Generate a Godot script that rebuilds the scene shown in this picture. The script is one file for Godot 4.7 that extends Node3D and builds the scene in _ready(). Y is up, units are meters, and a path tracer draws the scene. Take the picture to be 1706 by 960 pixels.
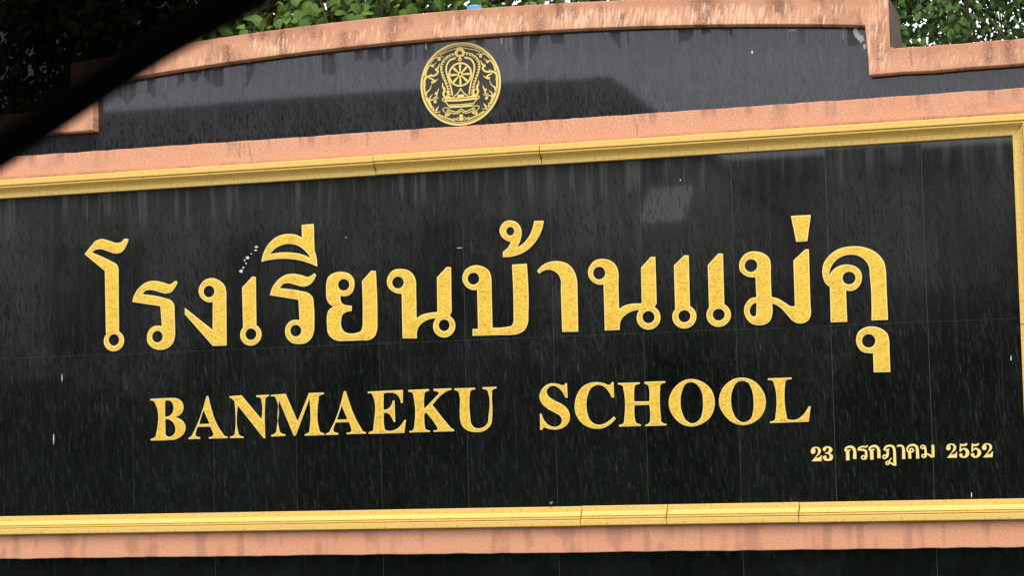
extends Node3D
# A school's name wall of black granite in the rain, seen from a car across the road.
# Wall coordinates: metres, x from the first visible tile joint, y from the middle tile joint.
const WX := -1.505      # world x of wall x = 0
const WY := 1.75        # world height of wall y = 0
const ARCH_X := 1.505
const ARCH_TOP := 1.003
const ARCH_R := 13.3
const LOW := 0.777
const UV_SCALE := Vector3(1.0 / 4.4, 1.0 / 2.0, 1)
const UV_OFFSET := Vector3(0.8 / 4.4, 1.2 / 2.0, 0)

var M := {}
var rng := RandomNumberGenerator.new()
var taken := {}

const THAI_NAME = [
	["sara o", [[125,351,0,149,377,1,171,397,1,190,401,1,220,393,1,245,385,1,264,386,1,276,397,0,293,396,0,282,370,1,265,351,1,242,348,1,214,357,1,183,366,1,163,363,1,153,356,0,229,320,1,246,310,1,253,294,1,253,273,1,253,79,0,248,65,0,208,66,0,204,74,0,202,289,0]], "rings", [[233.8,45.3,38.2,35.9]], "holes", [[233.9,48.6,20.3,20.2]], "counters", []],
	["ro ruea", [[305,177,0,311,197,1,333,227,1,361,243,1,391,246,1,422,239,1,449,232,1,463,241,0,471,242,0,474,236,0,464,218,1,449,204,1,430,201,1,403,208,1,376,215,1,354,213,1,343,202,0,427,185,1,448,177,1,461,160,1,462,138,1,463,76,1,463,57,1,456,32,1,437,14,1,410,8,1,379,16,1,361,35,1,359,55,1,365,74,1,383,89,1,402,91,1,415,89,0,410,158,0]], "rings", [], "holes", [[397.5,53.6,20.1,20.1]], "counters", []],
	["ngo ngu", [[501,148,0,603,68,0,605,165,0,593,163,1,575,169,1,559,184,1,553,203,1,560,225,1,576,240,1,603,246,1,630,236,1,648,219,1,654,196,1,654,166,1,653,14,0,603,14,0,501,126,0]], "rings", [], "holes", [[591.2,200.5,20.4,20]], "counters", []],
	["sara e", [[713,208,0,750,244,0,763,243,0,763,59,0,715,61,0]], "rings", [[742.6,46.9,38.6,36.9]], "holes", [[742.7,48.6,20.2,19.8]], "counters", []],
	["ro ruea", [[814,178,0,821,199,1,839,224,1,866,242,1,899,247,1,928,241,1,954,234,1,969,240,0,975,245,0,982,239,0,972,220,1,954,205,1,933,202,1,907,209,1,881,216,1,862,213,1,850,200,0,927,187,1,953,179,1,968,163,1,971,141,1,972,75,1,970,48,1,960,26,1,942,12,1,918,9,1,889,15,1,872,33,1,867,55,1,874,76,1,889,88,1,908,91,1,920,89,0,917,158,0]], "rings", [], "holes", [[905.6,54.3,19.9,19.7]], "counters", []],
	["sara i", [[785,293,0,791,317,1,809,349,1,842,375,1,883,383,1,913,378,1,933,367,0,933,411,0,976,412,0,977,322,0,983,302,1,986,267,0,941,286,1,900,296,1,853,300,1,817,298,1]], "rings", [], "holes", [], "counters", [[816,317,0,832,333,1,859,346,1,889,349,1,918,341,1,944,322,1,964,296,0,935,310,1,894,319,1,853,321,1]]],
	["yo yak", [[1145,211,0,1178,244,0,1194,243,0,1196,77,1,1194,42,1,1185,23,1,1165,13,1,1139,13,1,1081,13,1,1058,14,1,1035,24,1,1021,41,1,1018,65,1,1018,95,1,1024,117,1,1043,130,0,1026,141,1,1018,158,1,1017,183,1,1018,210,1,1026,231,1,1048,243,1,1077,245,1,1103,235,1,1116,217,1,1117,195,1,1109,174,1,1090,163,1,1068,165,0,1067,153,1,1073,139,1,1089,132,1,1107,130,0,1106,112,0,1089,110,1,1074,101,1,1068,82,1,1068,63,1,1076,47,1,1099,37,1,1119,38,1,1137,44,1,1144,60,1,1145,79,1]], "rings", [], "holes", [[1079.6,201.3,20.3,19.6]], "counters", []],
	["no nu", [[1284,162,0,1269,164,1,1249,174,1,1236,189,1,1233,206,1,1240,227,1,1256,242,1,1282,245,1,1308,239,1,1326,223,1,1334,201,1,1334,174,1,1334,78,0,1350,88,1,1373,94,1,1407,96,0,1408,211,0,1442,244,0,1457,243,0,1456,95,0,1451,86,0,1445,62,0,1412,63,0,1400,76,0,1381,74,1,1358,65,1,1341,50,1,1334,31,1,1334,12,0,1284,14,0]], "rings", [[1429.4,48.9,38.3,37.6]], "holes", [[1271.4,200.3,20.5,20],[1429.4,51.6,19.1,19.3]], "counters", []],
	["bo baimai", [[1546,164,0,1529,164,1,1510,174,1,1498,191,1,1496,209,1,1504,228,1,1522,241,1,1545,245,1,1570,238,1,1588,223,1,1595,200,1,1595,173,1,1595,37,0,1646,38,1,1660,41,1,1667,53,1,1668,74,1,1667,241,0,1717,242,0,1718,77,1,1715,45,1,1704,25,1,1684,14,1,1656,11,1,1612,12,1,1527,13,0,1527,35,0,1546,35,0]], "rings", [], "holes", [[1533.9,201.2,20.1,19.8]], "counters", []],
	["mai tho", [[1636,267,0,1637,285,0,1655,299,1,1665,316,0,1647,323,1,1632,338,1,1627,354,1,1633,372,1,1646,384,1,1665,387,1,1685,380,1,1697,366,1,1702,345,1,1697,321,1,1685,296,0,1708,310,1,1728,333,1,1740,359,1,1746,381,0,1778,380,0,1773,357,1,1758,326,1,1735,298,1,1702,277,1,1668,268,1]], "rings", [], "holes", [[1663.5,351.5,13.9,14.5]], "counters", []],
	["sara a", [[1751,216,0,1775,237,1,1800,245,1,1830,244,1,1854,235,1,1870,219,1,1881,197,1,1885,176,1,1885,144,1,1884,13,0,1831,14,0,1830,152,1,1830,184,1,1823,201,1,1807,214,1,1788,219,1,1769,214,1,1759,207,0]], "rings", [], "holes", [], "counters", []],
	["no nu", [[1973,163,0,1959,162,1,1939,171,1,1926,186,1,1922,204,1,1930,226,1,1946,241,1,1975,245,1,2000,237,1,2017,219,1,2023,196,1,2022,169,1,2022,80,0,2038,90,1,2059,95,1,2097,95,0,2098,211,0,2131,244,0,2146,244,0,2146,93,0,2139,83,0,2132,63,0,2102,64,0,2085,75,0,2066,72,1,2045,62,1,2029,47,1,2023,29,1,2022,13,0,1973,13,0]], "rings", [[2118.1,48.8,39,38.7]], "holes", [[1959.3,199.9,20.3,20.8],[2118.1,50.3,20,19.6]], "counters", []],
	["sara ae", [[2206,213,0,2241,244,0,2255,243,0,2254,63,0,2206,65,0]], "rings", [[2235.1,47,39.1,38]], "holes", [[2235.2,48.5,19.8,19.5]], "counters", []],
	["sara ae", [[2316,209,0,2351,244,0,2366,243,0,2365,58,0,2316,60,0]], "rings", [[2346.1,47.9,39.3,37.9]], "holes", [[2346.2,48.9,19.7,18.9]], "counters", []],
	["mo ma", [[2468,163,0,2456,163,1,2435,170,1,2420,185,1,2417,205,1,2425,226,1,2442,241,1,2471,245,1,2497,237,1,2514,220,1,2518,200,1,2517,173,1,2517,98,0,2537,92,1,2558,79,1,2578,66,1,2590,66,0,2590,210,0,2628,243,0,2640,244,0,2639,67,1,2639,37,1,2632,21,1,2615,11,1,2600,11,1,2580,21,1,2564,40,1,2545,62,1,2531,72,1,2518,77,0,2517,42,1,2509,22,1,2493,12,1,2475,10,1,2448,18,1,2433,37,1,2428,59,1,2435,81,1,2451,96,1,2469,99,0]], "rings", [], "holes", [[2454.7,200.5,20.4,20.3]], "counters", [[2469,82,0,2456,77,1,2447,63,1,2447,48,1,2455,39,1,2466,41,0]]],
	["mai ek", [[2587,352,0,2650,352,0,2636,269,0,2601,269,0]], "rings", [], "holes", [], "counters", []],
	["kho khwai", [[2701,10,0,2702,121,0,2690,132,1,2682,151,1,2680,171,1,2686,198,1,2705,222,1,2735,240,1,2776,246,1,2817,240,1,2852,221,1,2873,192,1,2878,162,1,2878,127,1,2879,11,0,2828,11,0,2828,147,1,2824,185,1,2807,207,1,2781,219,1,2752,218,1,2725,205,1,2707,182,1,2700,156,0,2718,178,1,2739,188,1,2763,189,1,2786,181,1,2800,165,1,2803,145,1,2797,125,1,2780,109,1,2763,106,1,2752,109,0,2752,10,0]], "rings", [], "holes", [[2762.9,146.8,20.5,20]], "counters", []],
	["sara u", [[2829,-91,0,2817,-91,1,2794,-84,1,2781,-66,1,2778,-46,1,2785,-25,1,2805,-11,1,2832,-8,1,2860,-18,1,2876,-34,1,2880,-55,1,2880,-84,1,2880,-152,0,2829,-151,0]], "rings", [], "holes", [[2816.6,-52.4,20.9,21.1]], "counters", []],
]
const ENGLISH_NAME = [
	["B", [[369,-159,0,422,-158,1,446,-158,1,469,-161,1,484,-171,1,491,-190,1,487,-207,1,475,-218,1,459,-224,0,476,-230,1,492,-243,1,498,-260,1,493,-278,1,478,-292,1,458,-300,1,438,-301,1,369,-301,0,369,-295,0,380,-293,1,387,-289,1,389,-281,1,388,-177,1,383,-169,1,369,-164,0]], "rings", [], "holes", [], "counters", [[423,-172,0,429,-166,1,437,-166,1,448,-172,1,455,-189,1,452,-206,1,439,-219,1,422,-221,0],[423,-230,0,436,-231,1,452,-241,1,461,-261,1,457,-280,1,445,-289,1,431,-289,1,423,-282,0]]],
	["A", [[578,-155,0,583,-156,0,634,-284,1,641,-292,1,652,-295,0,652,-300,0,584,-300,0,584,-295,0,596,-293,1,601,-287,1,599,-280,1,591,-260,0,543,-259,0,536,-278,1,535,-288,1,542,-293,1,551,-294,0,551,-300,0,509,-300,0,509,-295,0,519,-291,1,526,-280,1]], "rings", [], "holes", [], "counters", [[565,-202,0,588,-250,0,548,-250,0]]],
	["N", [[661,-159,0,705,-157,0,777,-241,0,778,-179,1,775,-169,1,770,-166,1,759,-164,0,759,-159,0,805,-158,0,805,-163,0,797,-165,1,792,-170,1,791,-179,1,789,-304,0,784,-304,0,691,-190,0,691,-281,1,694,-290,1,699,-294,1,710,-296,0,710,-301,0,661,-300,0,662,-295,0,672,-293,1,678,-289,1,680,-279,1,680,-178,0,671,-168,1,661,-163,0]], "rings", [], "holes", [], "counters", []],
	["M", [[812,-159,0,865,-157,0,907,-252,0,949,-157,0,1002,-157,0,1002,-162,0,991,-165,1,985,-168,1,983,-179,1,983,-278,1,986,-287,1,992,-291,1,1001,-293,0,1001,-299,0,932,-299,0,932,-294,0,943,-291,1,948,-286,1,950,-276,1,951,-174,0,900,-296,0,895,-299,0,892,-297,0,841,-177,0,840,-275,1,843,-285,1,850,-290,1,862,-293,0,862,-298,0,811,-299,0,811,-294,0,823,-290,1,829,-285,1,831,-274,1,831,-173,1,827,-166,1,812,-164,0]], "rings", [], "holes", [], "counters", []],
	["A", [[1074,-154,0,1080,-155,0,1132,-280,1,1139,-290,1,1149,-293,0,1149,-298,0,1081,-298,0,1082,-293,0,1093,-292,1,1098,-288,1,1097,-278,1,1090,-258,0,1043,-258,0,1035,-276,1,1034,-286,1,1040,-291,1,1051,-293,0,1051,-299,0,1007,-299,0,1008,-294,0,1018,-290,1,1026,-278,1]], "rings", [], "holes", [], "counters", [[1065,-201,0,1085,-249,0,1047,-249,0]]],
	["E", [[1158,-159,0,1281,-157,0,1280,-200,0,1274,-200,0,1268,-181,1,1256,-169,1,1237,-165,1,1223,-165,1,1215,-167,1,1213,-173,0,1212,-221,0,1225,-219,1,1239,-208,1,1246,-191,0,1251,-191,0,1252,-262,0,1247,-262,0,1241,-247,1,1230,-234,1,1213,-231,0,1214,-279,1,1216,-287,1,1224,-290,1,1245,-290,1,1264,-281,1,1285,-256,0,1290,-256,0,1283,-299,0,1159,-299,0,1159,-293,0,1169,-291,1,1175,-286,1,1176,-278,1,1176,-173,1,1173,-167,1,1158,-164,0]], "rings", [], "holes", [], "counters", []],
	["K", [[1300,-158,0,1372,-157,0,1372,-163,0,1363,-165,1,1357,-170,1,1355,-180,1,1354,-222,0,1396,-182,1,1406,-171,1,1400,-166,1,1388,-163,0,1388,-157,0,1449,-157,0,1449,-162,0,1434,-166,1,1420,-174,1,1383,-210,0,1439,-280,1,1447,-289,1,1456,-292,0,1455,-298,0,1385,-298,0,1385,-293,0,1398,-291,1,1399,-286,1,1394,-277,1,1361,-234,0,1354,-239,0,1355,-279,1,1357,-288,1,1364,-292,1,1373,-294,0,1372,-298,0,1301,-298,0,1301,-293,0,1312,-292,1,1317,-286,1,1319,-276,1,1318,-180,1,1315,-168,1,1309,-165,1,1300,-163,0]], "rings", [], "holes", [], "counters", []],
	["U", [[1460,-158,0,1531,-158,0,1531,-163,0,1520,-165,1,1514,-171,1,1512,-182,1,1512,-252,1,1515,-275,1,1526,-288,1,1543,-291,1,1560,-286,1,1572,-273,1,1575,-254,1,1577,-180,1,1573,-169,1,1568,-165,1,1557,-163,0,1557,-157,0,1604,-157,0,1603,-163,0,1593,-165,1,1589,-169,1,1588,-179,1,1587,-254,1,1583,-278,1,1569,-294,1,1551,-302,1,1529,-303,1,1503,-297,1,1485,-282,1,1478,-261,1,1477,-236,1,1477,-180,1,1474,-170,1,1469,-166,1,1460,-163,0]], "rings", [], "holes", [], "counters", []],
	["S", [[1837,-153,0,1842,-153,0,1843,-200,0,1836,-200,0,1827,-182,1,1813,-167,1,1795,-160,1,1781,-165,1,1773,-179,1,1779,-193,1,1798,-207,1,1821,-219,1,1841,-236,1,1849,-259,1,1843,-282,1,1824,-297,1,1798,-302,1,1777,-299,1,1760,-295,1,1755,-302,0,1749,-302,0,1749,-249,0,1754,-249,0,1762,-270,1,1778,-287,1,1796,-293,1,1811,-290,1,1821,-279,1,1822,-269,1,1816,-258,1,1799,-247,1,1776,-234,1,1757,-216,1,1749,-195,1,1754,-176,1,1768,-160,1,1789,-152,1,1810,-154,1,1826,-159,1,1833,-159,1]], "rings", [], "holes", [], "counters", []],
	["C", [[1992,-154,0,1997,-155,0,1997,-204,0,1990,-204,0,1979,-183,1,1963,-167,1,1944,-162,1,1924,-170,1,1911,-192,1,1905,-222,1,1908,-254,1,1918,-277,1,1933,-288,1,1951,-290,1,1971,-283,1,1995,-265,0,2001,-272,0,1979,-292,1,1955,-302,1,1930,-302,1,1902,-293,1,1878,-271,1,1867,-244,1,1867,-218,1,1875,-191,1,1893,-167,1,1918,-155,1,1944,-153,1,1965,-157,1,1980,-163,1,1986,-162,1]], "rings", [], "holes", [], "counters", []],
	["H", [[2011,-158,0,2083,-158,0,2083,-163,0,2073,-165,1,2067,-169,1,2065,-178,1,2063,-219,0,2113,-220,0,2113,-178,1,2111,-169,1,2106,-166,1,2098,-163,0,2098,-157,0,2166,-157,0,2166,-163,0,2155,-165,1,2150,-169,1,2149,-178,1,2149,-276,1,2150,-286,1,2155,-290,1,2167,-294,0,2167,-298,0,2097,-299,0,2098,-294,0,2108,-291,1,2112,-286,1,2114,-275,1,2113,-231,0,2064,-231,0,2064,-275,1,2067,-286,1,2072,-290,1,2082,-292,0,2082,-298,0,2011,-298,0,2012,-292,0,2022,-290,1,2027,-286,1,2029,-275,1,2029,-177,1,2027,-168,1,2022,-165,1,2011,-162,0]], "rings", [], "holes", [], "counters", []],
	["O", [[2251,-153,1,2286,-163,1,2313,-187,1,2324,-219,1,2322,-249,1,2305,-280,1,2279,-297,1,2249,-304,1,2214,-294,1,2190,-270,1,2177,-240,1,2177,-217,1,2186,-193,1,2208,-168,1,2230,-156,1]], "rings", [], "holes", [], "counters", [[2252,-163,1,2268,-170,1,2283,-193,1,2287,-226,1,2284,-260,1,2272,-285,1,2249,-294,1,2232,-285,1,2218,-258,1,2214,-223,1,2220,-191,1,2233,-168,1]]],
	["O", [[2415,-154,1,2447,-163,1,2474,-189,1,2487,-220,1,2487,-242,1,2475,-273,1,2450,-295,1,2413,-304,1,2379,-294,1,2352,-267,1,2339,-237,1,2340,-213,1,2350,-188,1,2368,-169,1,2390,-157,1]], "rings", [], "holes", [], "counters", [[2415,-164,1,2432,-170,1,2445,-194,1,2449,-226,1,2447,-260,1,2436,-287,1,2413,-295,1,2394,-284,1,2381,-258,1,2377,-224,1,2383,-192,1,2398,-169,1]]],
	["L", [[2497,-159,0,2572,-159,0,2572,-164,0,2560,-165,1,2553,-169,1,2551,-179,1,2552,-278,1,2554,-288,1,2562,-291,1,2583,-291,1,2600,-281,1,2623,-251,0,2629,-251,0,2621,-299,0,2499,-300,0,2499,-295,0,2510,-293,1,2515,-289,1,2517,-279,1,2516,-178,1,2513,-169,1,2508,-166,1,2497,-164,0]], "rings", [], "holes", [], "counters", []],
]
const DATE_DIGITS = [
	["2", [[2641,-378,1,2651,-381,1,2656,-390,1,2653,-399,1,2643,-408,1,2639,-412,0,2647,-412,1,2652,-410,1,2655,-405,0,2658,-405,0,2657,-423,0,2626,-423,0,2628,-420,0,2640,-407,1,2646,-398,1,2647,-389,1,2642,-382,1,2637,-384,1,2639,-390,1,2637,-397,1,2631,-400,1,2625,-396,1,2625,-388,1,2631,-380,1]], "rings", [], "holes", [], "counters", []],
	["3", [[2676,-377,1,2686,-380,1,2692,-387,1,2689,-395,1,2684,-399,1,2691,-404,1,2693,-412,1,2689,-420,1,2678,-423,1,2667,-421,1,2662,-415,1,2662,-409,1,2667,-406,1,2673,-408,1,2673,-414,1,2678,-417,1,2682,-412,1,2681,-404,1,2677,-401,1,2669,-400,0,2669,-397,0,2677,-395,1,2681,-390,1,2680,-384,1,2674,-382,1,2672,-388,1,2669,-392,1,2664,-391,1,2662,-386,1,2666,-380,1]], "rings", [], "holes", [], "counters", []],
	["2", [[3057,-378,1,3067,-381,1,3072,-389,1,3069,-398,1,3059,-407,1,3055,-412,0,3063,-411,1,3068,-410,1,3071,-404,0,3074,-404,0,3073,-422,0,3043,-422,0,3045,-419,0,3056,-406,1,3062,-397,1,3064,-388,1,3059,-382,1,3054,-384,1,3055,-390,1,3054,-396,1,3048,-399,1,3042,-395,1,3042,-388,1,3048,-380,1]], "rings", [], "holes", [], "counters", []],
	["5", [[3084,-379,0,3094,-381,1,3103,-378,0,3106,-379,0,3103,-385,1,3095,-387,1,3087,-386,0,3086,-397,0,3093,-393,1,3104,-395,1,3110,-404,1,3109,-415,1,3101,-422,1,3091,-423,1,3083,-420,1,3080,-415,1,3082,-410,1,3087,-409,1,3090,-412,1,3090,-417,1,3095,-418,1,3099,-413,1,3100,-407,1,3098,-400,1,3094,-397,1,3089,-400,1,3085,-404,0,3081,-403,0]], "rings", [], "holes", [], "counters", []],
	["5", [[3119,-379,0,3130,-382,1,3139,-379,0,3142,-379,0,3139,-385,1,3131,-388,1,3123,-387,0,3122,-397,0,3129,-393,1,3139,-396,1,3146,-405,1,3144,-416,1,3136,-422,1,3126,-424,1,3119,-420,1,3115,-415,1,3117,-410,1,3123,-409,1,3126,-413,1,3126,-417,1,3131,-418,1,3134,-413,1,3136,-407,1,3134,-400,1,3129,-398,1,3125,-400,1,3121,-405,0,3117,-404,0]], "rings", [], "holes", [], "counters", []],
	["2", [[3165,-380,1,3175,-383,1,3180,-391,1,3177,-400,1,3167,-409,1,3163,-413,0,3171,-413,1,3176,-411,1,3178,-406,0,3182,-406,0,3180,-423,0,3151,-423,0,3153,-421,0,3164,-408,1,3170,-399,1,3172,-390,1,3167,-384,1,3162,-386,1,3163,-392,1,3162,-398,1,3156,-401,1,3150,-397,1,3150,-390,1,3156,-382,1]], "rings", [], "holes", [], "counters", []],
]
const DATE_THAI = [
	["ko kai", [[10.5,10.5,2739,-422.5,2738.9,-410.2,2738.9,-393.6],[5.3,10.5,2730.7,-392.2,2735.4,-384.2,2746,-380.3,2755.6,-383.5,2760.8,-394.1,2760.4,-418.6],[4.9,3.9,2730.7,-392.5,2740.4,-391.9,2747.8,-390.5]], "loops", []],
	["ro ruea", [[5.2,4.5,2771.1,-388.6,2778.3,-382.8,2788,-381,2795.8,-382.2,2802,-378.5],[5.9,8.4,2771.1,-390,2787.6,-391.3,2795.3,-395.8,2796.2,-404.6,2795.5,-414.1,2790.1,-419.3]], "loops", [[2787.1,-414.5,5.2,4.5]]],
	["ko kai", [[10.4,10.4,2813.5,-422.1,2813.4,-409.8,2813.5,-393.3],[5.2,10.4,2805.3,-391.9,2810,-383.9,2820.6,-380,2830,-383.2,2835.2,-393.8,2834.8,-418.2],[4.9,3.8,2805.3,-392.2,2814.9,-391.6,2822.3,-390.2]], "loops", []],
	["do chada", [[5.2,9.4,2851.9,-393.3,2857.4,-383.7,2869.7,-380.2,2879.9,-383.9,2883.4,-394.4,2883.6,-417,2883,-442.2],[4.9,3.8,2851.9,-393.3,2861.4,-392.2,2867.9,-390.6],[8,7.6,2862.6,-393.9,2862.2,-406.1,2858.9,-415.6],[4.2,3.5,2865.3,-430.2,2870.2,-422,2874.3,-418.6],[4.5,5.9,2861.9,-427.9,2871.2,-434.2,2881.3,-440]], "loops", [[2852.8,-414.2,5.2,4.5],[2860.8,-433.6,4.5,4.2]]],
	["sara a", [[4.1,10,2892.1,-383.3,2898.4,-380.5,2906.6,-381.9,2910.9,-389,2911.5,-400.3,2911,-422]], "loops", []],
	["kho khwai", [[4.5,9.7,2922.3,-396.2,2924,-387.6,2932.1,-380.8,2942.9,-379.9,2951.4,-385.3,2953.7,-396.1,2953.8,-421.8],[9.3,8.6,2930,-421.6,2929.8,-407.7,2929.2,-396.9],[4.8,4.1,2922.4,-395,2925.2,-401.5]], "loops", [[2936.1,-396,5.2,4.5]]],
	["mo ma", [[6.2,7.6,2973.3,-382.7,2977.7,-388,2978.6,-400.2,2978.2,-412.3,2974.1,-419.1],[5.1,6.2,2976.7,-407.1,2986.8,-409.9,2997.7,-418.8],[8.6,8.6,3000.6,-418.9,3001.3,-399,3001.3,-380.8]], "loops", [[2969.7,-386.4,4.8,4.2],[2971.6,-414.2,4.5,4.2]]],
]
const EMBLEM_STROKES = [
	["flame", [2.4,2.4,1486.2,955.7,1459.3,947.5,1441.2,929.9,1435.6,909.5,1440.3,886.4,1449.6,863,1457.7,839.7,1462.3,816.7]],
	["leaf", [4.7,3.5,1488.6,939.7,1468.8,933.6,1457.5,919.2,1454.4,900.5,1459.4,877.4,1467.8,850.4,1473.1,823.5,1473.7,814]],
	["scroll", [0.8,7.1,1441.7,860.5,1441.4,848.4,1448.2,835.9]],
	["flame", [6.3,3.1,1448.2,834.7,1443.2,821.8,1451.6,809.9,1475.9,806.7]],
	["leaf", [3.9,3.1,1453.6,830.6,1459.7,822.6,1456.4,813.4,1465,812]],
	["scroll", [5.5,4,1378.8,855.5,1377.5,868.9,1382.9,880.3,1397.3,886.1,1409.5,885.2,1421.8,891.1,1425.6,901.1,1416.6,904.8]],
	["flame", [7.1,1.2,1401.9,863.8,1412.6,864.9,1425,873.9]],
	["leaf", [3.2,4.7,1393.6,879.5,1407.3,873.6,1412.6,866.4]],
	["scroll", [7.1,0.8,1416.6,904.8,1425.8,911,1432.8,925.6]],
	["flame", [5.5,0.8,1381.5,887.2,1385,902.2,1396,920,1410.3,922.3,1422.7,931.7]],
	["leaf", [3.2,1.6,1403.4,933.1,1414.3,944.1,1428.2,946.4,1445.9,946.6]],
	["scroll", [1.2,4,1404.1,892.4,1397.3,886.1]],
	["flame", [2.4,1.6,1433.4,952.5,1451.4,961.4,1475.9,967.9,1496.8,973.1]],
	["leaf", [5.5,4,1377.6,870.8,1377,845.4,1378.3,828.6]],
	["scroll", [5.5,0.8,1381.6,819.7,1385.4,831.2,1396.3,840.6,1403.3,855.3]],
	["flame", [4.7,4.7,1383.1,816.2,1388.4,802.5,1395.3,793.7,1401.7,778.2]],
	["leaf", [4.7,0.8,1392,803.8,1397.3,815.2,1406.2,823.3]],
	["scroll", [4,1.2,1393.4,797.3,1400.7,805.1,1414.5,805.7,1427.2,811.6]],
	["flame", [7.1,0.8,1413.4,826.2,1420.5,826.5,1427.9,841.8]],
	["leaf", [2.4,3.9,1407.9,811.4,1418.2,813.7,1420.4,825.7]],
	["scroll", [5.5,0.8,1407,767.6,1406.9,782.7]],
	["flame", [6.3,0.8,1415.6,767,1425.4,781.5]],
	["leaf", [3.2,1.6,1408.8,762.5,1431.3,762.5]],
	["scroll", [3.2,3.2,1424,754.7,1446.6,743,1481.2,730.1]],
	["flame", [1.2,3.1,1474.4,738.9,1486.8,732.8]],
	["leaf", [2.8,2.8,1440.9,807.2,1475.8,805.6,1503.7,804.8]],
	["scroll", [2.4,2.4,1440.9,807.2,1440.8,800.4,1452.8,791.3,1461.1,779]],
	["flame", [5.5,5.5,1447.8,800,1475.7,798,1503.5,796.9]],
	["leaf", [2.4,2.4,1462,783.5,1483.2,782.4,1503.1,782.2]],
	["scroll", [4.7,4.7,1463,776.6,1483,776,1503,775.4]],
	["flame", [2,2,1462.9,772.5,1447.3,774.7,1440.1,768.7,1452,756.2]],
	["leaf", [2.4,2.4,1452,756.2,1448.3,748.2,1460.5,748.9,1467.7,756.7,1478.2,753,1491.9,753.5,1502.7,760.4]],
	["scroll", [2.4,2.4,1454.1,764.4,1460.9,767.3,1474.9,761.5,1488.9,758.6,1502.8,767.9]],
	["flame", [2.4,2.4,1457.6,762.6,1453.8,749.3]],
	["leaf", [2,2,1463.1,763.8,1459.3,749.7]],
	["scroll", [2.7,2.4,1504.4,837.9,1494.6,822,1475.9,807.5]],
	["flame", [8.6,5.5,1503.9,972.6,1490.2,956.6,1496.2,943.6]],
	["leaf", [3.1,3.1,1496.8,934.5,1502.9,928.4]],
	["scroll", [2.7,3.5,1497.2,743.4,1501.6,749.1]],
	["flame", [4.7,4.7,1502,749.1,1501.9,727.6]],
	["leaf", [6.3,7.8,1491.6,810.9,1503.8,810.8]],
	["scroll", [5.5,6.3,1503.7,949.1,1503.8,935.5]],
]
const EMBLEM_LOOPS = [[1431.6,939.4,3,4.5],[1408.2,918.3,2.8,3.9],[1414.3,797.3,3,4.5],[1492.7,734.3,4.6,2.2]]
const EMBLEM_BEADS = [6.7,6.7,1488.5,953.3,1461.6,945.1,1443.5,927.5,1438,908.2,1442.6,885.5,1452,862.8,1460.1,839.6,1464.3,818.5]


# ------------------------------------------------------------------ helpers
func numbered(called: String) -> String:
	var n: int = taken.get(called, -1) + 1
	taken[called] = n
	return called if n == 0 else "%s_%03d" % [called, n]

func tag(o: Node, label: String, category := "", group := "", kind := "") -> void:
	if label: o.set_meta("label", label)
	if category: o.set_meta("category", category)
	if group: o.set_meta("group", group)
	if kind: o.set_meta("kind", kind)

func thing(called: String, label: String, category: String, at := Vector3.ZERO, group := "") -> Node3D:
	var o := Node3D.new()
	o.name = numbered(called)
	add_child(o)
	o.position = at
	tag(o, label, category, group)
	return o

func put(called: String, mesh: Mesh, mat: Material, parent: Node, at := Vector3.ZERO) -> MeshInstance3D:
	var o := MeshInstance3D.new()
	o.name = numbered(called) if parent == self else called
	o.mesh = mesh
	if mat: o.material_override = mat
	o.position = at
	parent.add_child(o, true)
	return o

func tri(st: SurfaceTool, a: Vector3, b: Vector3, c: Vector3, n: Vector3) -> void:
	# front faces run clockwise
	var k := (b - a).cross(c - a).dot(n)
	for p in ([a, c, b] if k > 0.0 else [a, b, c]):
		st.set_normal(n)
		st.set_uv(Vector2(p.x, -p.y))
		st.add_vertex(p)

func quad(st: SurfaceTool, a: Vector3, b: Vector3, c: Vector3, d: Vector3, n: Vector3) -> void:
	tri(st, a, b, c, n)
	tri(st, a, c, d, n)

func begin() -> SurfaceTool:
	var st := SurfaceTool.new()
	st.begin(Mesh.PRIMITIVE_TRIANGLES)
	return st

func box(st: SurfaceTool, lo: Vector3, hi: Vector3) -> void:
	for ax in 3:
		for s in 2:
			var n := Vector3.ZERO
			n[ax] = 1.0 if s else -1.0
			var p := []
			for k in [[0, 0], [1, 0], [1, 1], [0, 1]]:
				var v := Vector3.ZERO
				v[ax] = hi[ax] if s else lo[ax]
				v[(ax + 1) % 3] = hi[(ax + 1) % 3] if k[0] else lo[(ax + 1) % 3]
				v[(ax + 2) % 3] = hi[(ax + 2) % 3] if k[1] else lo[(ax + 2) % 3]
				p.append(v)
			quad(st, p[0], p[1], p[2], p[3], n)

func signed_area(p: PackedVector2Array) -> float:
	var a := 0.0
	for i in p.size():
		var q := p[(i + 1) % p.size()]
		a += p[i].x * q.y - q.x * p[i].y
	return a * 0.5

func ccw(p: PackedVector2Array) -> PackedVector2Array:
	if signed_area(p) < 0.0:
		var q := p.duplicate()
		q.reverse()
		return q
	return p

func bounds(p: PackedVector2Array) -> Rect2:
	var r := Rect2(p[0], Vector2.ZERO)
	for v in p: r = r.expand(v)
	return r

func rect_poly(x0: float, y0: float, x1: float, y1: float) -> PackedVector2Array:
	return PackedVector2Array([Vector2(x0, y0), Vector2(x1, y0), Vector2(x1, y1), Vector2(x0, y1)])

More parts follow.
